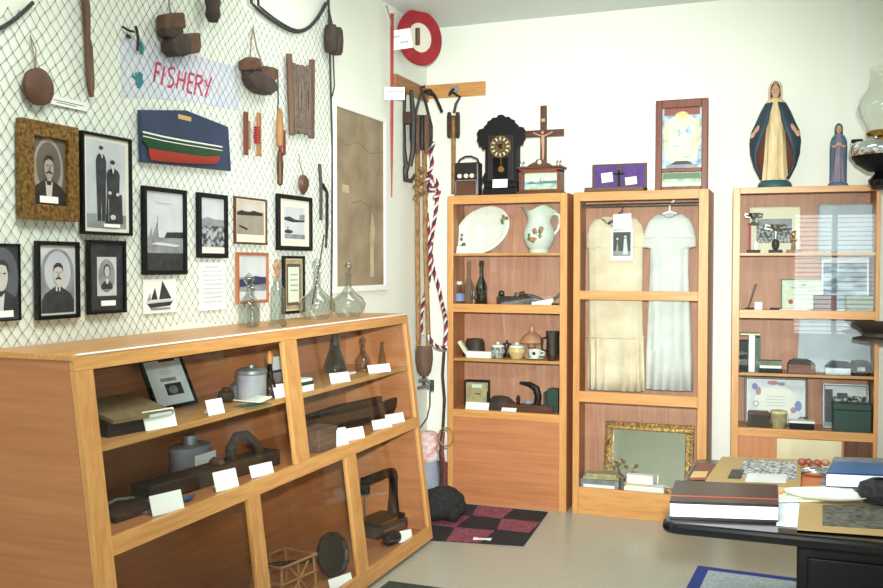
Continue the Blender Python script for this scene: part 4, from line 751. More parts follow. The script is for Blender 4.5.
d=MB().tf((0,-.047,.315),rx=R(90)); d.lathe([(0,0),(.066,0),(.066,.003),(0,.003)],n=32); d.use(1).lathe([(.064,.0),(.07,.0),(.07,.006),(.064,.006),(.064,0)],n=32)
d.use(2)
for i in range(12):
    a=i*PI/6; d.tf((.052*math.sin(a),-.0515,.315+.052*math.cos(a)),ry=a); d.box(-.0045,.0045,0,.001,-.010,.010)
d.tf((0,0,0)); d.use(1); d.tf((0,-.047,.315),rx=R(90)); d.lathe([(.02,.003),(.026,.003),(.026,.005),(.02,.005),(.02,.003)],n=20)
dl_=d.build('dial',['dialdark','brass','artgold'],r,False)
h_=MB(); h_.tf((0,-.054,.315),ry=R(-60)); h_.box(-.002,.002,0,.001,0,.036); h_.tf((0,-.0545,.315),ry=R(40)); h_.box(-.0015,.0015,0,.001,0,.05); h_.build('hands','black',dl_)
MB().box(-.05,.05,-.0475,-.0465,.11,.245).build('door_glass','blackgloss',r); MB().tf((.005,-.05,.17),rx=R(90)).lathe([(0,0),(.02,0),(.02,.004),(0,.005)],n=16).build('pendulum','brass',r); MB().box(.003,.007,-.0495,-.0485,.18,.25).build('pendulum_rod','brass',r)
card((r.location.x+.0,-.337,TZ+.0503),.10,.055,0,'white label card standing on the base of the dark mantel clock',lean=R(6))
# crucifix and shadow box
xc=topx(542,-.28); r=thing('shadow_box','brown wooden shadow box with pediment and pale green picture','shadow box',(xc,-.29,TZ))
MB().box(-.145,.145,-.07,.07,0,.018).build('base','brown_x',r,bevel=.003)
w=MB(); w.box(-.135,-.115,-.06,.06,.018,.155); w.box(.115,.135,-.06,.06,.018,.155); w.box(-.135,.135,-.06,.06,.14,.165); w.box(-.115,.115,-.06,.06,.018,.032); w.box(-.115,.115,.04,.06,.03,.14); w.build('case','red_x',r,bevel=.002)
MB().box(-.15,.15,-.07,.07,.165,.178).build('cornice','brown_x',r,bevel=.003); MB().prism([(-.085,.178),(-.06,.195),(-.03,.205),(-.02,.222),(.02,.222),(.03,.205),(.06,.195),(.085,.178)],-.055,-.025).build('pediment','brown_x',r,bevel=.003)
picture(r,'picture',.226,.108,-.0,(0,0,.032),[('artblue','r',0,1,.3,.55),('greenframe','p',[(.05,.4),(.2,.5),(.4,.42),(.6,.52),(.95,.45),(.95,.38),(.05,.36)]),('bw_m','r',.46,.48,.4,.75),('bw_m','r',.55,.56,.4,.7),('artgreen','r',0,1,0,.3)],'certgreen')
for x in (-.125,-.105,.115,.135): MB().lathe([(0,.178),(.006,.178),(.004,.195),(.008,.203),(0,.215)],c=(x,-.05,0),n=8).build('finial','steel',r,True)
MB().ell((0,-.058,.203),(.014,.008,.014),10,6).build('boss','ivory',r,True)
r=thing('crucifix','tall dark wooden crucifix with pale figure rising behind the shadow box','crucifix',(topx(543.5,-.19),-.19,TZ))
MB().box(-.05,.05,-.035,.035,0,.025).build('foot','brown_x',r,bevel=.004); MB().box(-.02,.02,-.012,.012,.025,.585).build('upright','brown_z',r,bevel=.003); MB().box(-.175,.135,-.0125,.0115,.385,.428).build('crossbar','brown_x',r,bevel=.003)
w=MB(); w.tube([(0,-.022,.39),(0,-.024,.35),(.002,-.024,.31),(.004,-.03,.27),(0,-.022,.215)],[.011,.012,.009,.008,.005],7); w.tube([(0,-.022,.385),(-.03,-.02,.395),(-.065,-.017,.412)],[.006,.005,.004],6); w.tube([(0,-.022,.385),(.03,-.02,.395),(.065,-.017,.412)],[.006,.005,.004],6); w.ell((0,-.03,.408),(.010,.011,.013),8,6); w.build('corpus','skin',r,True)
MB().box(-.012,.012,-.015,-.012,.48,.5).build('title_plate','tan',r)
# purple lined box
r=thing('purple_case','open dark case lined in purple with small black crucifix, standing open','case',(topx(618,-.29),-.31,TZ))
MB().box(-.185,.175,-.10,.06,0,.028).build('tray','brown_x',r,bevel=.002); MB().box(-.17,.17,.06,.078,.0,.185).build('lid','brown_x',r,bevel=.002); MB().box(-.157,-.012,.056,.061,.03,.175).build('lining','purple',r); MB().box(.012,.157,.056,.061,.03,.175).build('lining','purple',r)
w=MB(); w.box(-.006,.006,.044,.054,.03,.145).box(-.032,.032,.044,.054,.115,.126); w.build('little_crucifix','black',r)
for x,z,l in ((-.075,.10,.05),(.075,.075,.04)): MB().tf((x,.053,z),ry=R(-6)).box(-.036,.036,-.001,.001,-l*.6,l*.6).build('paper','ivory',r)
# wooden framed religious picture (plain stand-in) with lower green panel
r=thing('framed_artwork','reddish wooden frame with pale colourful picture above a green panel','framed picture',(topx(681.5,-.27),-.27,TZ))
W_=.155;H_=.555
w=MB(); 
for a in ((-W_,-W_+.038,0,H_),(W_-.038,W_,0,H_),(-W_+.038,W_-.038,0,.028),(-W_+.038,W_-.038,.115,.14),(-W_+.038,W_-.038,H_-.05,H_)): w.box(a[0],a[1],-.02,.02,a[2],a[3])
w.build('frame','red_z',r,bevel=.004)
picture(r,'picture',2*W_-.076,H_-.19,.0,(0,0,.14),[('artred','r',.05,.95,.88,1),('artgold','e',.5,.87,.17,.07),('artcream','p',[(.12,.12),(.88,.12),(.88,.78),(.7,.86),(.5,.8),(.3,.86),(.12,.78)]),('artgold','r',.06,.14,.3,.8),('artgold','r',.86,.94,.3,.8),('artblue','p',[(.34,.52),(.42,.68),(.48,.6),(.44,.5)]),('artblue','p',[(.58,.62),(.68,.7),(.76,.56),(.66,.54)]),('ivory','p',[(.3,.42),(.5,.52),(.7,.44),(.64,.36),(.36,.36)]),('artblue','e',.38,.36,.09,.04),('artgreen','e',.6,.24,.2,.07),('artcream','r',.1,.9,.2,.3),('bw_d','p',[(.2,.06),(.35,.12),(.65,.12),(.8,.06)]),('bw_m','r',.1,.9,.01,.06)],'artblue')
picture(r,'lower_panel',2*W_-.076,.087,.0,(0,0,.028),[('greenframe','r',.02,.98,.55,.95),('certgreen','r',0,1,.08,.3)],'artgreen')
# statues
def statue(name,label,x,y,sc,robe,mantle_m,lin_m,base_m,closed=False,rz=0):
    r=thing(name,label,'statue',(x,y,TZ),rz); s=sc
    def V(*a): return tuple(c*s for c in a)
    MB().lathe([(0,0),(.094*s,0),(.096*s,.012*s),(.088*s,.035*s),(.066*s,.05*s),(0,.054*s)],sy=.8,n=20).build('base',base_m,r,True)
    def ringf(z,a,b,n=32,amp=0,cx=0): return [((cx+(a+amp*math.cos(t*9*2*PI/n*1))*math.cos(2*PI*t/n))*s,((b+amp*math.cos(t*9*2*PI/n))*math.sin(2*PI*t/n))*s,z*s) for t in range(n)]
    w=MB(); w.rings([ringf(*q) for q in ((.048,.072,.055,32,.005),(.06,.068,.052,32,.006),(.15,.06,.046,32,.005),(.25,.055,.043,32,.004),(.34,.05,.04,32,.003),(.40,.055,.042,32,.001),(.46,.06,.04,32,0),(.50,.05,.034,32,0),(.515,.025,.024,32,0))]); w.build('robe',robe,r,True)
    # body: neck, head, forearms and hands in one mesh
    w=MB(); n=16
    def hr(z,a,b,cy): return [(a*math.cos(2*PI*t/n)*s,(cy+b*math.sin(2*PI*t/n))*s,z*s) for t in range(n)]
    w.rings([hr(*q) for q in ((.49,.016,.016,0),(.515,.015,.016,-.002),(.527,.018,.021,-.006),(.54,.024,.027,-.006),(.558,.027,.029,-.004),(.578,.026,.029,-.002),(.595,.018,.021,0),(.602,.006,.008,0))])
    w.tube([V(0,-.034,.566),V(0,-.040,.556),V(0,-.034,.552)],[.003*s,.0045*s,.003*s],6); 
    for sx in (-1,1):
        if closed: P=[V(sx*.055,-.02,.40),V(sx*.045,-.05,.385),V(sx*.012,-.062,.405)]
        else: P=[V(sx*.075,-.02,.37),V(sx*.1,-.045,.335),V(sx*.112,-.058,.315)]
        w.tube(P,[.014*s,.012*s,.009*s],8); e=Vector(P[-1]); d=(e-Vector(P[1])).normalized(); sd=d.cross(Vector((0,-1,0.2))).normalized()
        w.tube([e,e+d*.016*s],[.010*s,.011*s],8)
        for k,l in enumerate((.018,.023,.025,.02)): 
            o_=e+d*.014*s+sd*(k-1.5)*.0052*s; w.tube([o_,o_+d*l*.6*s,o_+d*l*s+Vector((0,.003*s,0))],[.0032*s,.003*s,.0024*s],5)
        w.tube([e+sd*.008*s*(-sx),e+sd*.018*s*(-sx)+d*.012*s],[.0036*s,.0028*s],5)
    w.tube([V(0,0,.36),V(0,0,.52)],.016*s,8)
    for sx in (-1,1): w.tube([V(0,0,.455),V(sx*.045,.0,.45),V(sx*.062,-.005,.41),V(sx*(.056 if closed else .075),-.02,.395 if closed else .37)],.013*s,8)
    ob=w.build('body','skin',r,True); rm=ob.modifiers.new('remesh','REMESH'); rm.mode='VOXEL'; rm.voxel_size=.0026*s; rm.use_smooth_shade=True
    f=MB(); 
    for sx in (-1,1): f.ell(V(sx*.0095,-.0335,.564),(.0036*s,.002*s,.0022*s),6,4)
    f.ell(V(0,-.0345,.544),(.006*s,.002*s,.002*s),6,4); f.build('painted_features','hair',r,True)
    h=MB(); 
    def arc(z,a,b,cy,t0,n=18): return [(a*math.sin(t0+(2*PI-2*t0)*i/n)*s,(cy-b*math.cos(t0+(2*PI-2*t0)*i/n))*s,z*s) for i in range(n+1)]
    h.rings([arc(*q) for q in ((.485,.04,.034,.004,.9),(.52,.034,.034,.004,.95),(.55,.034,.036,.002,.95),(.58,.033,.036,.002,.85),(.6,.026,.03,.002,.5),(.612,.012,.014,.002,.2),(.615,.002,.002,.002,.1))],closed=False)
    ob=h.build('veil','veil' if not closed else mantle_m,r,True); so=ob.modifiers.new('thick','SOLIDIFY'); so.thickness=.004*s; so.offset=1
    if not closed:
        hr_=MB(); hr_.rings([arc(*q) for q in ((.53,.029,.031,.004,.75),(.56,.030,.033,.003,.7),(.58,.029,.032,.002,.6),(.597,.021,.024,.002,.35))],closed=False); hr_.build('hair','hair',r,True)
    # mantle, open at the front
    prof=((.50,.034,.03,.25),(.485,.056,.04,.22),(.44,.08,.052,.32),(.38,.105,.062,.34),(.33,.128,.066,.42),(.27,.137,.066,.58),(.2,.132,.062,.85),(.13,.112,.058,1.05),(.08,.088,.054,1.05),(.055,.074,.052,1.05)) if not closed else ((.50,.034,.03,.35),(.48,.058,.042,.35),(.44,.072,.05,.4),(.38,.076,.056,.5),(.3,.075,.06,.55),(.22,.074,.058,.75),(.13,.074,.056,.95),(.055,.074,.055,1.1))
    w=MB(); w.rings([arc(z,a,b,0.004,t,26) for z,a,b,t in prof],closed=False)
    ob=w.build('mantle',[mantle_m,lin_m],r,True); so=ob.modifiers.new('thick','SOLIDIFY'); so.thickness=.007*s; so.offset=0; so.use_flip_normals=False; so.material_offset=1
    return r
statue('lady_statue','large painted statue of a woman in dark blue mantle with hands held out','%s'and topx(774.5,-.24),-.24,1.03,'robecream','mantle','lining','basegreen')
statue('robed_statue','small painted statue of a robed figure in pale blue and lilac','%s'and topx(838,-.22),-.22,.60,'robelilac','mantleblue','mantleblue','mantleblue',True)
# oil lamp on a wall bracket at the right
LX,LY=2.868,-.62; q=B(884,185,LY); lz=q.z
r=thing('oil_lamp','metal oil lamp with clear glass chimney on a bracket at the right edge','lamp',(LX,LY,lz)); 
def zl(v): return B(884,v,LY).z-lz
MB().lathe([(0,zl(186)),(.075,zl(185)),(.08,zl(180)),(.05,zl(174)),(.04,zl(168)),(0,zl(167))],n=24).build('foot','blackgloss',r,True)
MB().lathe([(0,zl(172)),(.08,zl(171)),(.14,zl(163)),(.165,zl(156)),(0,zl(155.5))],n=28).build('font_bottom','black',r,True)
MB().lathe([(0,zl(156)),(.166,zl(156)),(.172,zl(153)),(.17,zl(146)),(.155,zl(142.5)),(.06,zl(141)),(0,zl(141))],n=28).build('font','chrome',r,True); font_=r.children[-1]
MB().lathe([(0,zl(142)),(.045,zl(142)),(.05,zl(138)),(.085,zl(136.5)),(.095,zl(133)),(.09,zl(131)),(0,zl(131))],n=24).build('burner','brass',r,True)
MB().lathe([(.088,zl(132)),(.095,zl(126)),(.128,zl(115)),(.138,zl(108)),(.125,zl(98)),(.09,zl(88)),(.072,zl(78)),(.075,zl(70)),(.08,zl(68)),(.076,zl(68)),(.070,zl(70)),(.068,zl(78)),(.086,zl(88)),(.121,zl(98)),(.134,zl(108)),(.124,zl(115)),(.091,zl(126)),(.084,zl(132)),(.088,zl(132))],n=32).build('chimney','chimney',r,True)
MB().tf((-.135,0,zl(141.5)),ry=0).lathe([(0,0),(.03,0),(.03,.016),(0,.018)],n=12).build('filler_cap','black',font_,True)
w=MB(); 
for k in range(6): w.ell((-.046,-.05,zl(140-k*5.0+18)),.012,8,5)
w.build('bead_column','chrome',r,True)
r=thing('lamp_bracket','dark metal bracket carrying the oil lamp at the right edge','bracket',(LX,LY,lz)); MB().lathe([(0,-.022),(.06,-.022),(.07,-.004),(0,-.001)],n=20).build('cup','iron',r,True); MB().tube([(0,0,-.02),(.05,0,-.05),(XR-LX-.005,0,-.05)],.012,7).build('arm','iron',r,True); MB().box(XR-LX-.01,XR-LX,-.03,.03,-.12,.03).build('wall_plate','iron',r,bevel=.003)
q=B(884,333,LY); r=thing('bracket_cup','dark metal cup on a wall bracket in front of the third cabinet shelf','bracket',(LX,LY,q.z))
MB().lathe([(0,-.04),(.13,-.04),(.148,-.036),(.145,-.028),(.10,-.018),(.095,.0),(.115,.025),(.15,.045),(.155,.055),(.14,.052),(.10,.034),(0,.03)],n=28).build('cup','trunk',r,True); MB().tube([(.05,0,-.03),(XR-LX-.004,0,-.06)],.012,7).build('arm','iron',r,True); MB().box(XR-LX-.01,XR-LX,-.03,.03,-.13,.02).build('wall_plate','iron',r)
# ------------------------------------------------------------------ first cabinet contents
s1,s2,s3,s4=1.6285,1.2925,.9445,.6025
YI=-.27
def bx(u,y=YI): return B(u,300,y).x
# platter
pc=B(485,230,-.2); r=thing('platter','large oval white platter with flower sprigs leaning on the top shelf','platter',(pc.x,-.245,s1))
a_=R(30)
w=MB().tf((0,.02,.148),rx=R(80)); 
w.T=w.T@Matrix.Rotation(a_,4,'Z'); w.lathe([(0,.004),(.14,.006),(.155,.012),(.192,.026),(.195,.030),(.19,.031),(.155,.019),(.14,.012),(0,.010)],sx=1,sy=.76,n=40); w.build('dish','porcelain',r,True)
for (dx,dy) in ((.162,-.012),(-.160,.012)):
    w=MB().tf((0,.02,.148),rx=R(80)); w.T=w.T@Matrix.Rotation(a_,4,'Z')
    for k in range(6):
        w.use(k%2); w.ell((dx+random.uniform(-.025,.022),dy+random.uniform(-.035,.035),.0305),(.011,.014,.003),6,4)
    w.build('flower_sprig',['flower','leaf'],r)
card((bx(463,-.34),-.355,s1),.085,.048,0,'white label card on the top shelf leaning before the oval platter')
# jug
r=thing('jug','white and pale green ornate jug with painted flowers on the top shelf','jug',(bx(539,-.25),-.25,s1))
w=MB(); w.lathe([(0,0),(.062,0),(.066,.012),(.062,.022),(.085,.05),(.105,.10),(.102,.14),(.088,.175),(.076,.20),(.078,.23),(.096,.265),(.108,.285),(.098,.283),(.07,.23),(.066,.2),(.078,.17),(.09,.13),(0,.04)],n=28)
for i,v in enumerate(w.v):
    if v.z>.21: w.v[i]=Vector((v.x*(1+.12*math.cos(4*math.atan2(v.y,v.x))*(v.z-.21)/.07),v.y*.9,v.z+.018*math.cos(3*math.atan2(v.y,v.x)+PI)*(v.z-.21)/.07))
w.build('body','porcgreen',r,True)
MB().tube([(.088,0,.255),(.13,0,.245),(.14,0,.2),(.125,0,.15),(.1,0,.12)],[.009,.011,.011,.009,.008],7).build('handle','porcelain',r,True)
w=MB()
for k in range(14):
    a=random.uniform(-.42,.42); z=.115+random.uniform(-.04,.04); w.use(k%3); w.ell((.100*math.sin(a*.9),-.099*math.cos(a*.9),z),(.018,.006,.016),7,5)
w.build('painted_flowers',['flower','leaf','flowerpink'],r,True)
# bottles etc on 2nd shelf
def bottle(label,u,y,h,rad,m_,neck=.5,group=None,seal=None,z=s2):
    r=thing('glass_bottle',label,'bottle',(bx(u,y),y,z),0,group)
    MB().lathe([(0,0),(rad*.95,0),(rad,.008),(rad,h*neck*.85),(rad*.85,h*neck),(rad*.36,h*(neck+.17)),(rad*.32,h*.93),(rad*.42,h*.94),(rad*.42,h),(0,h)],n=18).build('glass_body',m_,r,True)
    if seal: MB().lathe([(0,h),(rad*.35,h),(rad*.4,h+.018),(0,h+.02)],n=12).build('stopper',seal,r,True)
    return r
bottle('tall clear bottle with reddish stopper standing left of the dark bottle on second shelf',469,-.25,.27,.036,'bottle',.48,seal='flower')
bottle('dark green glass bottle with long neck on the second shelf','x'and 481.5,-.28,.27,.040,'bottledark',.5,seal='blackglaze')
r=thing('silver_cup','small silver and white cup standing before dark bottle','cup',(bx(474,-.34),-.345,s2)); MB().lathe([(0,0),(.02,0),(.006,.012),(.006,.03),(.025,.05),(.028,.09),(.024,.09),(0,.05)],n=16).build('cup','chrome',r,True)
r=thing('small_jar','small glass jar with blue and white label at the left of second shelf','jar',(bx(459.5,-.28),-.28,s2)); MB().lathe([(0,0),(.03,0),(.031,.08),(.02,.1),(.018,.13),(0,.13)],n=16).build('jar','bottle',r,True); MB().lathe([(.0315,.02),(.0325,.02),(.0325,.07),(.0315,.07),(.0315,.02)],n=16).build('paper_label','awardblue',r,True); MB().lathe([(0,.13),(.02,.13),(.02,.15),(0,.15)],n=12).build('lid','ivory',r,True)
r=thing('wood_plane','dark wooden hand plane lying on the second shelf right of the bottles','plane',(bx(512,-.27),-.27,s2),R(-6)); MB().box(-.10,.095,-.028,.028,0,.055).build('plane_body','trunk',r,bevel=.006); MB().ell((-.075,0,.07),(.024,.018,.024),10,6).build('knob','blackglaze',r,True); MB().tf((.01,0,.05),ry=R(30)).box(-.006,.006,-.02,.02,0,.035).build('blade','greymetal',r); MB().tube([(.05,0,.05),(.06,0,.08),(.08,0,.085),(.09,0,.055)],.009,7).build('handle','brown_x',r,True)
r=thing('dark_clog','black leather shoe lying beside the hand plane on the second shelf','shoe',(bx(533,-.26),-.26,s2),R(8)); w=MB(); w.rings([[(x,y_*b_,z) for y_,z in ((-1,.004),(1,.004),(1.05,h*.6),(.5,h),(-.5,h),(-1.05,h*.6))] for x,b_,h in ((-.085,.018,.06),(-.06,.028,.075),(0,.026,.068),(.05,.032,.05),(.09,.018,.03))]); w.build('upper','blackglaze',r,True); MB().box(-.085,.09,-.03,.03,0,.0045).build('sole','iron',r)
r=thing('folded_razor','open razor with pale handle lying on second shelf at right','razor',(bx(549,-.27),-.27,s2),R(10)); MB().tf((0,0,.02),ry=R(-10)).box(-.08,.03,-.012,.012,-.006,.02).build('handle','white',r,bevel=.004); MB().tf((.03,0,.024),ry=R(-38)).box(0,.09,-.004,.004,0,.022).build('blade','iron',r); MB().box(-.09,.06,-.03,.03,0,.012).build('stand','black',r)
card((bx(541,-.36),-.355,s2),.13,.03,0,'low white label card on second shelf right, in front of the black shoe',lean=R(40))
# third shelf
r=thing('dark_hat','dark brown bonnet with pale band at left of third shelf','hat',(bx(475,-.23),-.23,s3)); MB().lathe([(0,0),(.085,0),(.088,.012),(.07,.02),(.066,.09),(.055,.115),(0,.12)],n=20,sy=.8).build('crown','trunk',r,True); MB().tf((-.06,-.05,.06),ry=R(-35)).box(-.012,.012,-.03,.012,-.05,.05).build('band','ivory',r,bevel=.004)
r=thing('white_box','long low white box on the third shelf before the dark bonnet','box',(bx(479,-.34),-.335,s3)); MB().box(-.085,.085,-.02,.02,0,.04).build('box','white',r,bevel=.002); MB().box(-.086,.086,-.021,.021,.026,.042).build('lid','card',r)
def pot(label,u,y,rad,h,m_,lidm,z=s3,name='sugar_pot',lid=True):
    r=thing(name,label,'pot',(bx(u,y),y,z)); MB().lathe([(0,0),(rad*.6,0),(rad*.65,.006),(rad,h*.5),(rad*.92,h*.8),(rad*.8,h*.85),(0,h*.8)],n=20).build('body',m_,r,True)
    if lid: MB().lathe([(0,h*.84),(rad*.88,h*.84),(rad*.8,h*.98),(rad*.2,h*1.08),(rad*.22,h*1.2),(0,h*1.25)],n=20).build('lid',lidm,r,True)
    return r
r=pot('small black and white patterned lidded pot on the third shelf',498,-.29,.05,.085,'crowd2','porcelain'); MB().tube([(.045,0,.06),(.075,0,.055),(.07,0,.03),(.045,0,.025)],.006,6).build('handle','blackglaze',r,True)
pot('small black glazed pot between the patterned pot and the yellow bowl',507,-.22,.04,.09,'blackglaze','blackglaze')
r=pot('cream yellow bowl with white scalloped lid in the centre of third shelf',517,-.28,.06,.085,'pot','porcelain')
r=thing('tea_cup','white cup and saucer with dark flower in front of the amber lamp','cup',(bx(535,-.31),-.31,s3)); MB().lathe([(0,.002),(.06,.008),(.065,.014),(.03,.01),(0,.01)],n=20).build('saucer','porcelain',r,True); MB().lathe([(0,.01),(.025,.01),(.04,.03),(.043,.062),(.04,.062),(.036,.03),(0,.02)],n=20).build('cup','porcelain',r,True); MB().tube([(.04,0,.055),(.062,0,.05),(.058,0,.03),(.038,0,.028)],.005,6).build('handle','porcelain',r,True); MB().ell((.005,-.041,.042),(.012,.004,.012),8,5).build('painted_flower','blackglaze',r,True)
r=thing('amber_lamp','small amber glass lamp with flared shade on the third shelf','lamp',(bx(532,-.22),-.22,s3)); MB().lathe([(0,0),(.035,0),(.012,.02),(.012,.06),(.03,.075),(.02,.09),(0,.09)],n=18).build('base','ambersolid',r,True); MB().lathe([(.075,.098),(.08,.104),(.066,.135),(.04,.158),(.02,.17),(.018,.20),(.015,.20),(.016,.165),(.036,.152),(.060,.132),(.072,.104),(.075,.098)],n=24).build('shade','ambersolid',r,True); MB().lathe([(0,.085),(.010,.085),(.010,.225),(0,.226)],n=12).build('chimney','ambersolid',r,True)
r=thing('dark_mug','tall dark patterned mug at right end of third shelf','mug',(bx(553,-.25),-.25,s3)); MB().lathe([(0,0),(.04,0),(.044,.02),(.04,.12),(.045,.18),(.04,.18),(.034,.12),(0,.02)],n=20).build('mug','iron',r,True); MB().tube([(-.04,0,.14),(-.075,0,.13),(-.07,0,.06),(-.04,0,.05)],.007,6).build('handle','iron',r,True)
r=thing('glass_dish','small pressed glass dish in front of the dark mug on the third shelf','dish',(bx(552,-.34),-.335,s3)); MB().lathe([(0,0),(.03,0),(.05,.03),(.046,.03),(.026,.006),(0,.006)],n=16).build('dish','bottle',r,True)
# fourth shelf
r=thing('khaki_case','small khaki faced case with pale label on the lowest shelf','case',(bx(477.5,-.25),-.25,s4),R(6)); w=MB(); w.box(-.085,.085,-.02,.02,0,.185); w.build('frame','black',r,bevel=.006); MB().box(-.072,.075,-.024,-.019,.015,.17).build('panel','khaki',r); MB().box(-.03,.035,-.027,-.023,.135,.158).build('paper_label','certgreen',r); MB().box(-.012,.025,-.027,-.023,.09,.10).build('clasp','brass',r)
card((bx(477,-.35),-.35,s4),.16,.05,0,'white label card in front of the khaki faced case on the lowest shelf')
r=thing('leather_pouch','dark leather pouch lying on the lowest shelf centre','pouch',(bx(501,-.27),-.27,s4)); w=MB(); w.rings([[(x,y_*.045,z) for y_,z in ((-1,0),(1,0),(1.1,h*.5),(.5,h),(-.5,h),(-1.1,h*.5))] for x,h in ((-.075,.06),(-.05,.085),(0,.09),(.05,.08),(.09,.05))]); w.build('body','trunk',r,True); MB().box(-.08,-.066,-.055,-.04,.02,.12).build('strap','black',r,bevel=.003)
r=thing('wood_brace','dark wooden tool with a curved horn handle on lowest shelf','tool',(bx(530,-.26),-.285,s4)); MB().box(-.16,.17,-.035,.035,0,.045).build('bed','brown_x',r,bevel=.004); w=MB(); w.tube([(.055,0,.045),(.065,0,.10),(.05,0,.15),(.01,0,.175),(-.06,0,.185)],[.024,.024,.024,.018,.008],8); w.build('horn','black',r,True); MB().lathe([(0,.045),(.012,.045),(.014,.08),(.008,.1),(0,.102)],c=(-.07,0,0),n=10).build('peg','black',r,True); MB().ell((.0,-.01,.06),(.03,.02,.016),10,6).build('grey_knob','greycloth',r,True)
r=thing('black_box','black upright box at right end of the lowest shelf','box',(bx(554,-.26),-.24,s4)); MB().box(-.036,.036,-.05,.05,0,.15).build('box','darkgreen',r,bevel=.002); MB().box(-.06,-.038,-.05,.05,0,.13).build('side_board','iron',r,bevel=.002)
card((bx(509,-.35),-.355,s4),.10,.03,0,'small white label card on the lowest shelf in front of dark pouch',lean=R(40))
# ------------------------------------------------------------------ second cabinet: dresses
def dress(name,label,x,y,ztop,rings,m_,sleeves,seams,pleat,hm,hookz,neckw,rz=0,scoop=(.06,.04)):
    r=thing(name,label,'dress',(x,y,rings[-1][0]),rz); zb=rings[-1][0]
    def ring(z,a,d,cx,amp,n=56):
        out=[]
        for t in range(n):
            an=2*PI*t/n; c,s_=math.cos(an),math.sin(an); X=a*abs(c)**.75*(1 if c>0 else -1); Y=d*s_
            Y+=amp*math.sin(X*pleat+z*2)*(1 if s_<0 else .4)
            out.append((cx+X,Y,z-zb))
        return out
    w=MB(); w.rings([ring(*q) for q in rings[::-1]],c0=False,c1=False)
    for i,v in enumerate(w.v):
        if v.z>rings[2][0]-zb-.001 and v.y<=0.002: w.v[i]=Vector((v.x,v.y-.012*max(0,1-(v.x/scoop[0])**2),v.z-scoop[1]*max(0,1-(v.x/scoop[0])**2)*(v.z-rings[2][0]+zb+.03)/(rings[0][0]-rings[2][0]+.03)))
    ob=w.build('gown',m_,r,True); so=ob.modifiers.new('thick','SOLIDIFY'); so.thickness=.003
    for sl in sleeves:
        rs=[]
        for (px,pz,rad,ax,az) in sl: 
            n=14; rs.append([(px+ax*rad*math.cos(2*PI*t/n),.032*math.sin(2*PI*t/n)*min(1,rad/.05),pz-zb+az*rad*math.cos(2*PI*t/n)) for t in range(n)])
        w=MB(); w.rings(rs,c0=False,c1=False); ob=w.build('sleeve',m_,r,True); so=ob.modifiers.new('thick','SOLIDIFY'); so.thickness=.003
    for z,a,d,cx in seams:
        w=MB(); n=40; w.tube([(cx+a*abs(math.cos(2*PI*t/n))**.75*(1 if math.cos(2*PI*t/n)>0 else -1),d*math.sin(2*PI*t/n),z-zb+.004*math.sin(t*1.7)) for t in range(n)],.005,5,True); w.build('seam',m_,r,True)
    return r,zb
def hanger(x,y,zneck,zhook,half,m_,label):
    r=thing('coat_hanger',label,'hanger',(x,y,zneck)); 
    MB().tube([(-half,0,-.055),(-half*.5,0,-.015),(0,0,.0),(half*.5,0,-.015),(half,0,-.055)],.009,7).build('shoulders',m_,r,True)
    h=zhook-zneck; MB().tube([(0,0,0),(0,0,h*.35),(.022,0,h*.5),(.030,0,h*.75),(.014,0,h*.97),(-.014,0,h*.96),(-.028,0,h*.75)],.0065,6).build('hook',m_,r,True)
xa=bx(615,-.25); ya=-.25
def zz_(v,y=-.25): return B(640,v,y).z
ra,zb=dress('ivory_dress','long ivory dress with wide neck and pleated skirt hanging behind glass','x'and xa,ya,0,
 [(zz_(216),.085,.012,.0,0),(zz_(219),.135,.026,0,.0),(zz_(226),.168,.036,0,.001),(zz_(236),.183,.042,0,.002),(zz_(246),.186,.043,0,.002),(zz_(248.5),.172,.043,0,.002),(zz_(290),.170,.045,.0,.002),(zz_(330),.172,.046,.002,.004),(zz_(338),.176,.05,.004,.006),(zz_(352),.178,.052,.006,.010),(zz_(375),.18,.054,.008,.013),(zz_(391),.18,.055,.01,.014)],'dressivory',
 [],[(zz_(338),.178,.053,.004),(zz_(247),.18,.044,0)],150,None,0,0,scoop=(.085,.06))
hanger(xa+.02,ya,zz_(219),zz_(203),.10,'steel','thin wire coat hanger holding the ivory dress')
xb=bx(669,-.25)
rb_,zb=dress('white_dress','long white christening style dress with short sleeves hanging behind glass',xb,ya,0,
 [(zz_(213),.045,.010,0,0),(zz_(215.5),.085,.02,0,0),(zz_(221),.125,.034,0,0),(zz_(230),.148,.04,0,.001),(zz_(240),.158,.041,0,.001),(zz_(247),.160,.041,0,.001),(zz_(249),.118,.041,0,.002),(zz_(270),.118,.042,0,.006),(zz_(310),.128,.045,.002,.008),(zz_(350),.138,.047,.003,.009),(zz_(388),.145,.05,.004,.010)],'dresswhite',
 [],[(zz_(238),.157,.042,0)],120,None,0,0,scoop=(.05,.03))
hanger(xb,ya,zz_(212),zz_(192.5),.075,'white','white coat hanger holding the white dress')
q=B(622,245,-.33); o=picture(None,'pinned_photo',.135,.19,0,(0,0,0),[('bw_d','r',.1,.9,.14,.92),('bw_m','r',.1,.9,.14,.3),('sep_m','p',[(.2,.2),(.3,.62),(.38,.2)]),('bw_l','p',[(.55,.2),(.6,.7),(.72,.7),(.78,.2)]),('skin_pale','e',.66,.76,.06,.05),('skin_pale','e',.3,.7,.05,.04)],'white'); o.location=(q.x,-.335,q.z-.095); tag(o,'small old photograph of two people pinned on the front of the ivory dress','photo')
q=B(622.5,222,-.33); o=MB().tf((0,0,0),ry=R(-3)).box(-.056,.056,0,.002,-.05,.05); o.use(1)
for k in range(3): o.box(-.035,.03-.01*k,-.0005,0,.02-.02*k,.022-.02*k)
o=o.build('paper_label',['white','ink'],None,loc=(q.x,-.335,q.z)); tag(o,'white written label above the pinned photograph on the ivory dress','label')
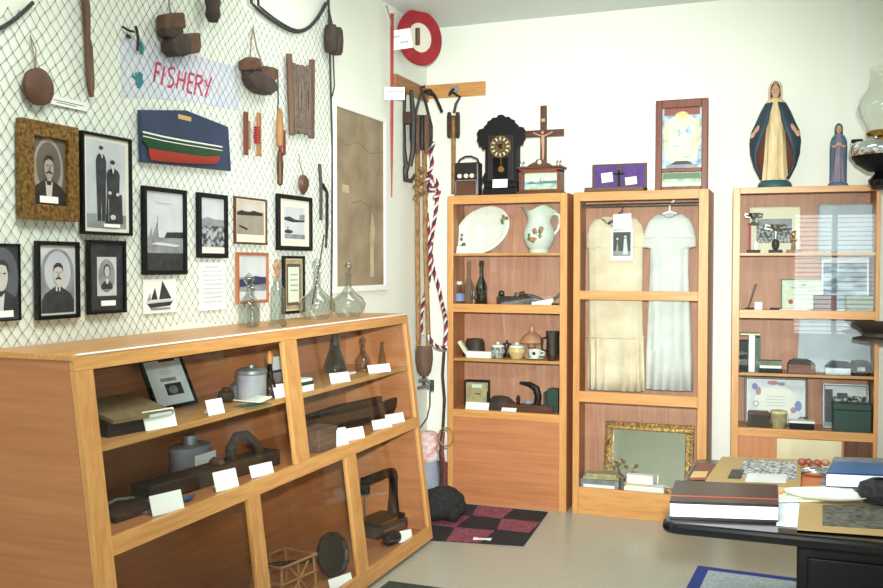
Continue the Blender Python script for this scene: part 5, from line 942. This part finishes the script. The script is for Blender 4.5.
# lower compartment
cb=.1125
xm=B(648,470,-.2).x; r=thing('ornate_mirror','ornate gold framed mirror leaning in the bottom of the second cabinet','mirror',(xm,-.235,cb)); w_,h_,fw_=.555,.445,.052; le=R(12); T=dict(loc=(0,0,0),rx=-le)
w=MB().tf(**T)
for a in ((-w_/2,w_/2,0,fw_),(-w_/2,w_/2,h_-fw_,h_),(-w_/2,-w_/2+fw_,fw_,h_-fw_),(w_/2-fw_,w_/2,fw_,h_-fw_)): w.box(a[0],a[1],-.018,.0,a[2],a[3])
mf_=w.build('frame','gold',r,bevel=.006)
w=MB().tf(**T)
for k in range(22):
    x=-w_/2+.02+(w_-.04)*k/21
    for z in (.018,h_-.018): w.ell((x,-.02,z),(.012,.008,.012),7,4)
for k in range(1,16):
    z=.02+(h_-.04)*k/16
    for x in (-w_/2+.018,w_/2-.018): w.ell((x,-.02,z),(.012,.008,.012),7,4)
w.build('beaded_moulding','gold',mf_,True)
w=MB().tf(**T); w.box(-w_/2+fw_,w_/2-fw_,-.008,-.004,fw_,h_-fw_); w.build('mirror_glass','mirror',r)
r=thing('grey_box','grey cloth covered box with white label at lower left of second cabinet','box',(bx(602,-.32),-.325,cb)); MB().box(-.12,.12,-.05,.05,0,.10).build('box','greymetal',r,bevel=.003); MB().box(-.10,.095,-.0525,-.0495,.022,.07).build('paper_label','card',r); w=MB().tf((0,0,.102),rz=R(5)); w.box(-.105,.115,-.045,.045,0,.018); w.box(-.09,.1,-.04,.04,.018,.034); w.build('folded_paper','khaki',r)
stack((bx(646,-.32),-.325,cb),[(.24,.095,.075,'white','box',0),(.22,.09,.005,'card','paper',.0)],R(3),'white cardboard box lying at the bottom of the second cabinet','box','white_box')
o=stack((bx(642,-.3),-.315,cb+.0805),[(.16,.05,.008,'tan','card_edge',-.02),(.16,.05,.055,'white','booklet',0)],R(-2),'smaller white booklet standing on the white cardboard box below the mirror','booklet','white_booklet')
r=thing('dried_flowers','small spray of dried flowers lying between grey box and mirror','flowers',(bx(620,-.305),-.275,cb+.0)); w=MB()
for k in range(9): w.tube([(0,0,0.001),(random.uniform(-.05,.05),random.uniform(-.02,.01),.1),(random.uniform(-.09,.09),random.uniform(-.03,.02),random.uniform(.13,.22))],.003,5)
w.build('stems','twine',r,True); w=MB()
for k in range(14): w.ell((random.uniform(-.085,.085),random.uniform(-.03,.02),random.uniform(.11,.22)),.014,7,5)
w.build('blossoms','khaki',r,True)
# ------------------------------------------------------------------ third cabinet contents
def c3(u,y): return B(u,300,y).x
z1,z2,z3,z4=1.6225,1.2845,.9215,.5975
framed('team_photo','framed black and white group photograph behind trophies on top shelf','framed photo',.285,.275,(c3(774,-.18),-.20,z1),A3,.008,.012,'artcream',[('crowd2','r',.12,.86,.2,.76),('bw_m','r',.12,.86,.62,.76),('crowd','r',.12,.86,.32,.55)],lean=R(6),bg='ivory')
def trophy(label,u,y,h,kind):
    r=thing('trophy',label,'trophy',(c3(u,y),y,z1),A3,'trophies on the top shelf')
    MB().box(-.038,.038,-.026,.026,0,.018).build('base','black' if kind!=2 else 'red_x',r,bevel=.003)
    if kind==0:
        MB().box(-.026,-.014,-.01,.01,.018,h*.72).build('column','redribbon',r); MB().box(.004,.022,-.01,.01,.018,.07).build('small_cup','chrome',r,bevel=.004); MB().box(-.03,.03,-.012,.012,h*.7,h*.75).build('tier','iron',r)
        MB().lathe([(0,h*.75),(.02,h*.75),(.006,h*.8),(.01,h*.86),(.03,h*.93),(.034,h),(.03,h),(0,h*.9)],n=16).build('cup','chrome',r,True)
        for s_ in (-1,1): MB().tube([(s_*.03,0,h*.97),(s_*.05,0,h*.98),(s_*.045,0,h*.9),(s_*.022,0,h*.89)],.004,5).build('handle','chrome',r,True)
    elif kind==1:
        MB().ell((0,0,.05),(.022,.018,.034),10,8).build('body','iron',r,True); MB().lathe([(0,.08),(.006,.08),(.006,h*.75),(.028,h*.9),(.034,h),(.03,h),(0,h*.8)],n=14).build('cup','chrome',r,True)
        for s_ in (-1,1): MB().tube([(s_*.03,0,h*.95),(s_*.055,0,h),(s_*.06,0,h*.86),(s_*.02,0,h*.82)],.004,5).build('handle','chrome',r,True)
    else:
        MB().lathe([(0,.018),(.014,.018),(.01,h*.5),(.02,h*.55),(.02,h*.62),(.006,h*.7),(0,h*.7)],n=12).build('column','flower',r,True); MB().ell((0,0,h*.82),(.013,.011,.02),8,6).build('figure','brass',r,True); MB().tube([(0,0,h*.85),(.012,0,h)],.005,5).build('figure_arm','brass',r,True)
trophy('tallest trophy with red column and silver cup at left',753,-.31,.235,0); trophy('silver two handled cup trophy in the middle before the group photograph',775,-.31,.165,1); trophy('small gilt and brown trophy before the right side of the group photograph',793,-.31,.13,2)
o=framed('pale_document','large pale framed document on the right of the top shelf','framed document',.30,.285,(c3(845,-.2),-.20,z1),A3,.008,.012,'greymetal',[('bw_l','r',.05,.95,.1+.11*i,.105+.11*i) for i in range(8)],lean=R(5),bg='bluegrey')  # pale lined panel stands in for the blind window's reflection in the glass
# shelf 2
framed('award_certificate','pale green bordered certificate with red seal leaning on second shelf','certificate',.25,.185,(c3(803.5,-.2),-.22,z2),A3,.007,.008,'greenframe',[('greenframe','r',.2,.8,.72,.75),('bw_m','r',.3,.7,.58,.6),('bw_m','r',.25,.75,.48,.49),('bw_m','r',.25,.75,.38,.39),('sealred','e',.2,.25,.06,.08),('bw_m','e',.5,.85,.06,.05)],lean=R(8),bg='certgreen')
framed('sea_photo','large blue photograph of the sea leaning at the right on second shelf','photo',.255,.31,(c3(845,-.2),-.215,z2),A3,.010,.008,'whiteblue',[('bw_l','r',.0,1,.93,1)],lean=R(6),bg='sea')
r=thing('pen_stand','desk pen standing in a small dark holder at the left of second shelf','pen stand',(c3(752,-.3),-.30,z2)); MB().box(-.04,.04,-.025,.025,0,.014).build('base','black',r,bevel=.003); MB().tube([(-.02,0,.014),(.022,0,.155)],[.005,.007],7).build('pen','brown_z',r,True); MB().box(.015,.06,-.035,-.02,0,.05).build('white_block','white',r,bevel=.003)
r=thing('small_dark_dish','small dark dish lying on the second shelf right of the pen','dish',(c3(776,-.33),-.33,z2)); MB().lathe([(0,0),(.03,0),(.036,.016),(.03,.016),(0,.008)],n=16).build('dish','iron',r,True)
o=MB().box(-.085,.085,-.03,.03,0,.012).build('white_booklet','white',None,bevel=.002,loc=(c3(793,-.32),-.325,z2)); tag(o,'flat white booklet lying before the green certificate','booklet')
r=thing('maroon_box','maroon box standing right of the certificate on the second shelf','box',(c3(825,-.29),-.28,z2),A3); MB().box(-.06,.06,-.04,.04,0,.07).build('box','maroon',r,bevel=.003); MB().box(-.062,.062,-.042,.042,.07,.092).build('lid','maroon',r,bevel=.003)
r=thing('green_tin','mottled green box at the right end of second shelf','box',(c3(859,-.27),-.27,z2),A3); MB().box(-.07,.07,-.045,.045,0,.07).build('box','boxgreen',r,bevel=.003); MB().box(-.072,.072,-.047,.047,.068,.09).build('lid','boxgreen',r,bevel=.004)
# shelf 3
r=thing('box_file','black and white box file standing at the left on third shelf','box',(c3(751,-.27),-.26,z3),A3); MB().box(-.062,-.012,-.07,.06,0,.18).build('black_side','black',r); MB().box(-.012,.022,-.07,.06,0,.215).build('white_spine','white',r); MB().box(.022,.055,-.06,.06,0,.2).build('green_side','darkgreen',r); MB().box(-.06,.05,-.065,.055,.2155,.225).build('top_sheet','artcream',r)
zb_=z3
for w_,d_,h_,kc,lab in ((.13,.075,.026,'black','thick black book lying lowest in the flat stack beside the box file'),(.12,.07,.016,'white','thin pale book in the middle of the flat stack beside the box file'),(.125,.07,.028,'boxgreen','dark green book lying on top of the flat stack beside the box file')):
    bk=thing('flat_book',lab,'book',(c3(771,-.32),-.315,zb_),A3,'flat books on the third shelf'); MB().box(-w_/2+.002,w_/2-.002,-d_/2+.002,d_/2-.002,.002,h_-.002).build('pages','pages',bk)
    MB().box(-w_/2,w_/2,-d_/2,d_/2,0.0002,.002).box(-w_/2,w_/2,-d_/2,d_/2,h_-.002,h_).box(-w_/2,w_/2,-d_/2-.0005,-d_/2+.002,0.0002,h_).build('cover',kc,bk); zb_+=h_+.0003
r=thing('brown_casket','reddish brown flat box with dark rounded lid on third shelf','box',(c3(802,-.3),-.30,z3),A3); MB().box(-.075,.075,-.04,.04,0,.055).build('box','red_x',r,bevel=.003); MB().prism([(-.075,.055),(.075,.055),(.06,.07),(.03,.082),(-.04,.082),(-.062,.072)],-.04,.04).build('lid','trunk',r,bevel=.003)
r=thing('silver_case','silver case with a dark lid on the third shelf','case',(c3(838,-.3),-.31,z3),A3); MB().box(-.07,.07,-.04,.04,0,.045).build('box','steel',r,bevel=.004); MB().prism([(-.065,.046),(.07,.046),(.06,.075),(-.03,.08)],-.035,.035).build('lid','black',r,bevel=.003)
r=thing('dark_case','dark rounded case at the right end of third shelf','case',(c3(861,-.3),-.30,z3),A3); MB().lathe([(0,0),(.055,0),(.062,.02),(.06,.06),(.045,.085),(0,.09)],n=20,sy=.7).build('case','iron',r,True); MB().box(-.02,.02,-.047,-.035,.03,.05).build('clasp','greymetal',r)
o=MB().tf((0,0,0),rx=R(-9)); o.hexa([(-.20,0,0),(.20,0,0),(.20,.004,0),(-.20,.004,0),(-.18,0,.31),(.20,0,.31),(.20,.004,.31),(-.18,.004,.31)]); o=o.build('blue_grey_board','bluegrey',None,loc=(c3(834,-.2),-.215,z3),rz=A3); tag(o,'large glossy blue grey sheet leaning against the back of third shelf','sheet')  # window reflection on the glass, put in as a blue grey sheet
# shelf 4
framed('illuminated_award','dark framed white award with coloured corner decorations on lowest shelf','framed award',.36,.285,(c3(777,-.21),-.225,z4),A3,.015,.012,'brown_x',[('paintprint','r',.02,.98,.02,.98),('awardpaper','e',.5,.5,.36,.36),('awardblue','e',.14,.82,.05,.08),('awardrose','e',.2,.72,.05,.1),('awardrose','e',.45,.92,.1,.05),('awardblue','e',.6,.9,.06,.04),('awardblue','e',.88,.4,.06,.12),('awardrose','e',.8,.3,.05,.07),('bw_m','e',.16,.42,.05,.07),('awardpaper','e',.16,.42,.035,.05)]+[('bw_m','r',.34,.66,.6-.07*i,.607-.07*i) for i in range(4)],lean=R(7),bg='awardpaper')
r=thing('dark_casket','small dark wooden box at the left before the white award','box',(c3(760,-.3),-.31,z4),A3); MB().box(-.062,.062,-.035,.035,0,.07).build('box','trunk',r,bevel=.003); MB().prism([(-.064,.07),(.064,.07),(.055,.09),(-.055,.09)],-.037,.037).build('lid','brown_x',r,bevel=.002)
r=thing('yellow_bowl','small yellowish bowl in front of the white award','bowl',(c3(780,-.3),-.31,z4)); MB().lathe([(0,0),(.035,0),(.045,.04),(.05,.085),(.044,.085),(.038,.04),(0,.01)],n=18).build('bowl','khaki',r,True); MB().lathe([(0,.086),(.05,.086),(.045,.1),(0,.104)],n=18).build('lid','artgold',r,True)
r=thing('black_tray','small black tray with white edge before the award at right','tray',(c3(803,-.31),-.31,z4),A3); MB().box(-.065,.065,-.03,.03,0,.035).build('tray','black',r,bevel=.003); MB().box(-.07,.07,-.034,.034,.036,.05).build('white_lid','white',r,bevel=.002); MB().ell((.01,0,.06),(.03,.02,.012),10,6).build('glass_knob','chrome',r,True)
framed('class_photo','framed dark group photograph behind the green box on lowest shelf','framed photo',.25,.26,(c3(847,-.2),-.215,z4),A3,.010,.012,'greymetal',[('crowd','r',.02,.98,.1,.75),('bw_l','r',.02,.98,.75,.98),('bw_d','r',.02,.2,.1,.9),('bw_d','r',.3,.55,.70,.82)],lean=R(7),bg='bw_m')
r=thing('green_cash_box','dark green metal box at the right end of lowest shelf','box',(c3(854,-.31),-.30,z4),A3); MB().box(-.105,.095,-.045,.045,0,.125).build('box','darkgreen',r,bevel=.004); MB().box(-.107,.097,-.047,.047,.125,.165).build('lid','darkgreen',r,bevel=.006); MB().tube([(-.03,0,.166),(-.025,0,.185),(.025,0,.185),(.03,0,.166)],.004,5).build('handle','iron',r,True)
# ------------------------------------------------------------------ desk with albums at the right
DZ=.75
desk=thing('black_desk','black topped desk with dark pedestal covered in albums and papers','desk',(3.0,-2.7,0))
dx0,dx1,dy0,dy1=2.055-3.0,4.0-3.0,-3.165+2.7,-2.13+2.7
poly=arcpts((dx0+.05,dy0+.05),.05,PI,1.5*PI,6)+arcpts((dx1-.05,dy0+.05),.05,1.5*PI,2*PI,6)+arcpts((dx1-.05,dy1-.05),.05,0,.5*PI,6)+arcpts((dx0+.05,dy1-.05),.05,.5*PI,PI,6)
MB().prism(poly,DZ-.036,DZ,'xy').build('desktop','blackgloss',desk,bevel=.012)
px=B(797,560,-3.05).x-3.0
MB().box(px,dx1-.1,-.36,.42,.0,DZ-.036).build('pedestal','black',desk,bevel=.006)
for z in (.05,.26,.47): 
    d_=MB().box(px+.03,px+.46,-.375,-.36,z,z+.19).build('drawer','black',desk,bevel=.004); MB().tube([(px+.18,-.376,z+.11),(px+.18,-.39,z+.11),(px+.31,-.39,z+.11),(px+.31,-.376,z+.11)],.005,5).build('handle','greymetal',d_,True)
MB().box(px-.06,px-.0,-.02,.02,DZ-.09,DZ-.037).build('bracket','brown_x',desk)
# big album
def bookbox(name,label,corners,zb,h,cover,page,cat='album',hard=.004,over=.006,spine=None):
    c=[Fl(u,v,zb+h) for u,v in corners[:2]]+[Fl(u,v,zb) for u,v in corners[2:]]   # back-left, back-right on top face; front-right, front-left at base
    ctr=Vector((sum(p.x for p in c)/4,sum(p.y for p in c)/4,zb)); r=thing(name,label,cat,ctr)
    fl,fr,br,bl=c[3],c[2],c[1],c[0]
    P=[Vector((p.x-ctr.x,p.y-ctr.y,0)) for p in (fl,fr,br,bl)]; cen=sum(P,Vector())/4
    def lay(z0,z1,sh,nm,k,bv=0): 
        Q=[cen+(p-cen)*sh for p in P]; return MB().hexa([tuple(q+Vector((0,0,z0))) for q in Q]+[tuple(q+Vector((0,0,z1))) for q in Q]).build(nm,k,r,bevel=bv)
    lay(0,hard,1,'back_cover',cover); lay(hard,h-hard,.99,'page_block',page); lay(h-hard,h,1,'front_cover',cover)
    return r,P,ctr
r,P,ct=bookbox('photo_album','thick dark brown album with white page edges at front left corner of the desk',[(675,480),(778,484.5),(778.5,523),(669.5,519)],DZ+.001,.058,'album','pages',hard=.009)
a=P[0].lerp(P[3],.22); b=P[1].lerp(P[2],.22); a2=P[0].lerp(P[3],.25); b2=P[1].lerp(P[2],.25)
MB().hexa([tuple(q+Vector((0,0,.0582))) for q in (a,b,b2,a2)]+[tuple(q+Vector((0,0,.059))) for q in (a,b,b2,a2)]).build('red_line','redline',r)
# blue white paper beside the album
def flat(name,label,cat,corners,z,h,k,layers=None):
    c=[Fl(u,v,z) for u,v in corners]; ctr=Vector((sum(p.x for p in c)/4,sum(p.y for p in c)/4,z)); P=[p-ctr for p in c]
    r=thing(name,label,cat,ctr); MB().hexa([tuple(p) for p in P]+[tuple(p+Vector((0,0,h))) for p in P]).build('sheet',k,r)
    def bl_(u,v): return (P[3]*(1-u)+P[2]*u)*(1-v)+(P[0]*(1-u)+P[1]*u)*v if False else (P[0]*(1-u)+P[1]*u)*(1-v)+(P[3]*(1-u)+P[2]*u)*v
    zo=h
    for nm,k2,u0,u1,v0,v1 in layers or []:
        Q=[bl_(u0,v0),bl_(u1,v0),bl_(u1,v1),bl_(u0,v1)]; MB().hexa([tuple(q+Vector((0,0,zo+.0002))) for q in Q]+[tuple(q+Vector((0,0,zo+.0012))) for q in Q]).build(nm,k2,r); zo+=.0012
    return r,P,ctr
flat('printed_leaflet','pale blue and white leaflet on the desk right of the dark album','leaflet',[(776.5,525.5),(801,528),(799,498),(779,492)],DZ+.001,.003,'whiteblue')
flat('mounted_photo','tan mounted dark photograph lying flat at the front right of the desk','photo',[(797,530),(905,538),(893,500.5),(800,501)],DZ+.005,.004,'tanmount',[('photo_print','blotch',.24,.95,.14,.80)])
flat('white_papers','loose white papers spread in the middle of the desk','papers',[(776,502),(862,501),(850,487),(790,488)],DZ+.010,.004,'certgreen',[('upper_sheet','white',.1,.8,.2,.9)])
r=thing('white_plate','long shallow white dish on the papers in the middle of the desk','dish',(*Fl(826,494,DZ+.03).xy,DZ+.0155)); MB().lathe([(0,0),(.08,0),(.13,.014),(.135,.018),(.128,.018),(.08,.006),(0,.005)],n=28,sy=.55).build('dish','porcelain',r,True)
# album page with mounted photos
r,P,ct=flat('open_album','open tan album page with old photographs and orange edge behind the dark album','album',[(703,489),(800,493),(802,464),(722,461)],DZ+.012,.018,'tanmount',[('photo_print','crowd2',.3,.95,.25,.9),('bright_photo','bw_l',.42,.85,.12,.4),('dark_photo','bw_d',.22,.36,.2,.5)])
MB().hexa([tuple(p+Vector((0,0,-.0105))) for p in (P[0],P[1],P[1]+(P[2]-P[1])*.99,P[0]+(P[3]-P[0])*.99)]+[tuple(p+Vector((0,0,-.0005))) for p in (P[0],P[1],P[1]+(P[2]-P[1])*.99,P[0]+(P[3]-P[0])*.99)]).build('orange_edge','orangeedge',r)
flat('brown_folder','brown folder sticking out at the far left corner of the desk','folder',[(690,480),(716,480),(722,466),(698,466)],DZ+.001,.010,'browncover',[('tan_flap','tan',.0,.6,.0,.4)])
flat('orange_folder','orange brown folder lying behind the white papers on the desk','folder',[(800,492),(828,492),(826,478),(802,478)],DZ+.001,.012,'orangeedge')
q=Fl(814,474,DZ+.014); r=thing('red_ornament','small red and silver ornament lying on the desk behind the papers','ornament',(q.x,q.y,DZ+.0135)); w=MB()
random.seed(5)
for k in range(9): w.use(k%2); w.ell((random.uniform(-.045,.045),random.uniform(-.03,.03),.018+random.uniform(0,.028)),(.016,.015,.014),8,5)
w.build('cluster',['rustred','flower'],r,True); MB().ell((-.0,-.05,.02),(.05,.02,.019),10,6).build('silver_base','chrome',r,True)
r,P,ct=bookbox('blue_book','large dark blue shiny book at the back right of the desk','x'and [(834,461.5),(903,464),(903,490),(826,487)],DZ+.016,.05,'bluebook','pages','book')
MB().hexa([tuple(p*.97+Vector((0,0,.0502))) for p in P]+[tuple(p*.97+Vector((0,0,.0515))) for p in P]).build('plastic_sleeve','bluecover',r)
q=Fl(824,489,DZ); 
flat('grey_folder','flat grey folder under the blue book at the back of the desk','folder',[(818,489),(905,493),(903,462),(834,460)],DZ+.001,.013,'greymetal')
r=thing('black_pouch','round black pouch lying at the right edge of the desk','pouch',(*Fl(881,501,DZ+.02).xy,DZ+.0165)); MB().lathe([(0,0),(.055,.0),(.075,.03),(.066,.06),(.03,.078),(0,.08)],n=20,sy=.8).build('pouch','fur',r,True); MB().tube([(-.03,0,.07),(-.01,-.03,.085),(.03,-.02,.08)],.004,5).build('cord','black',r,True)
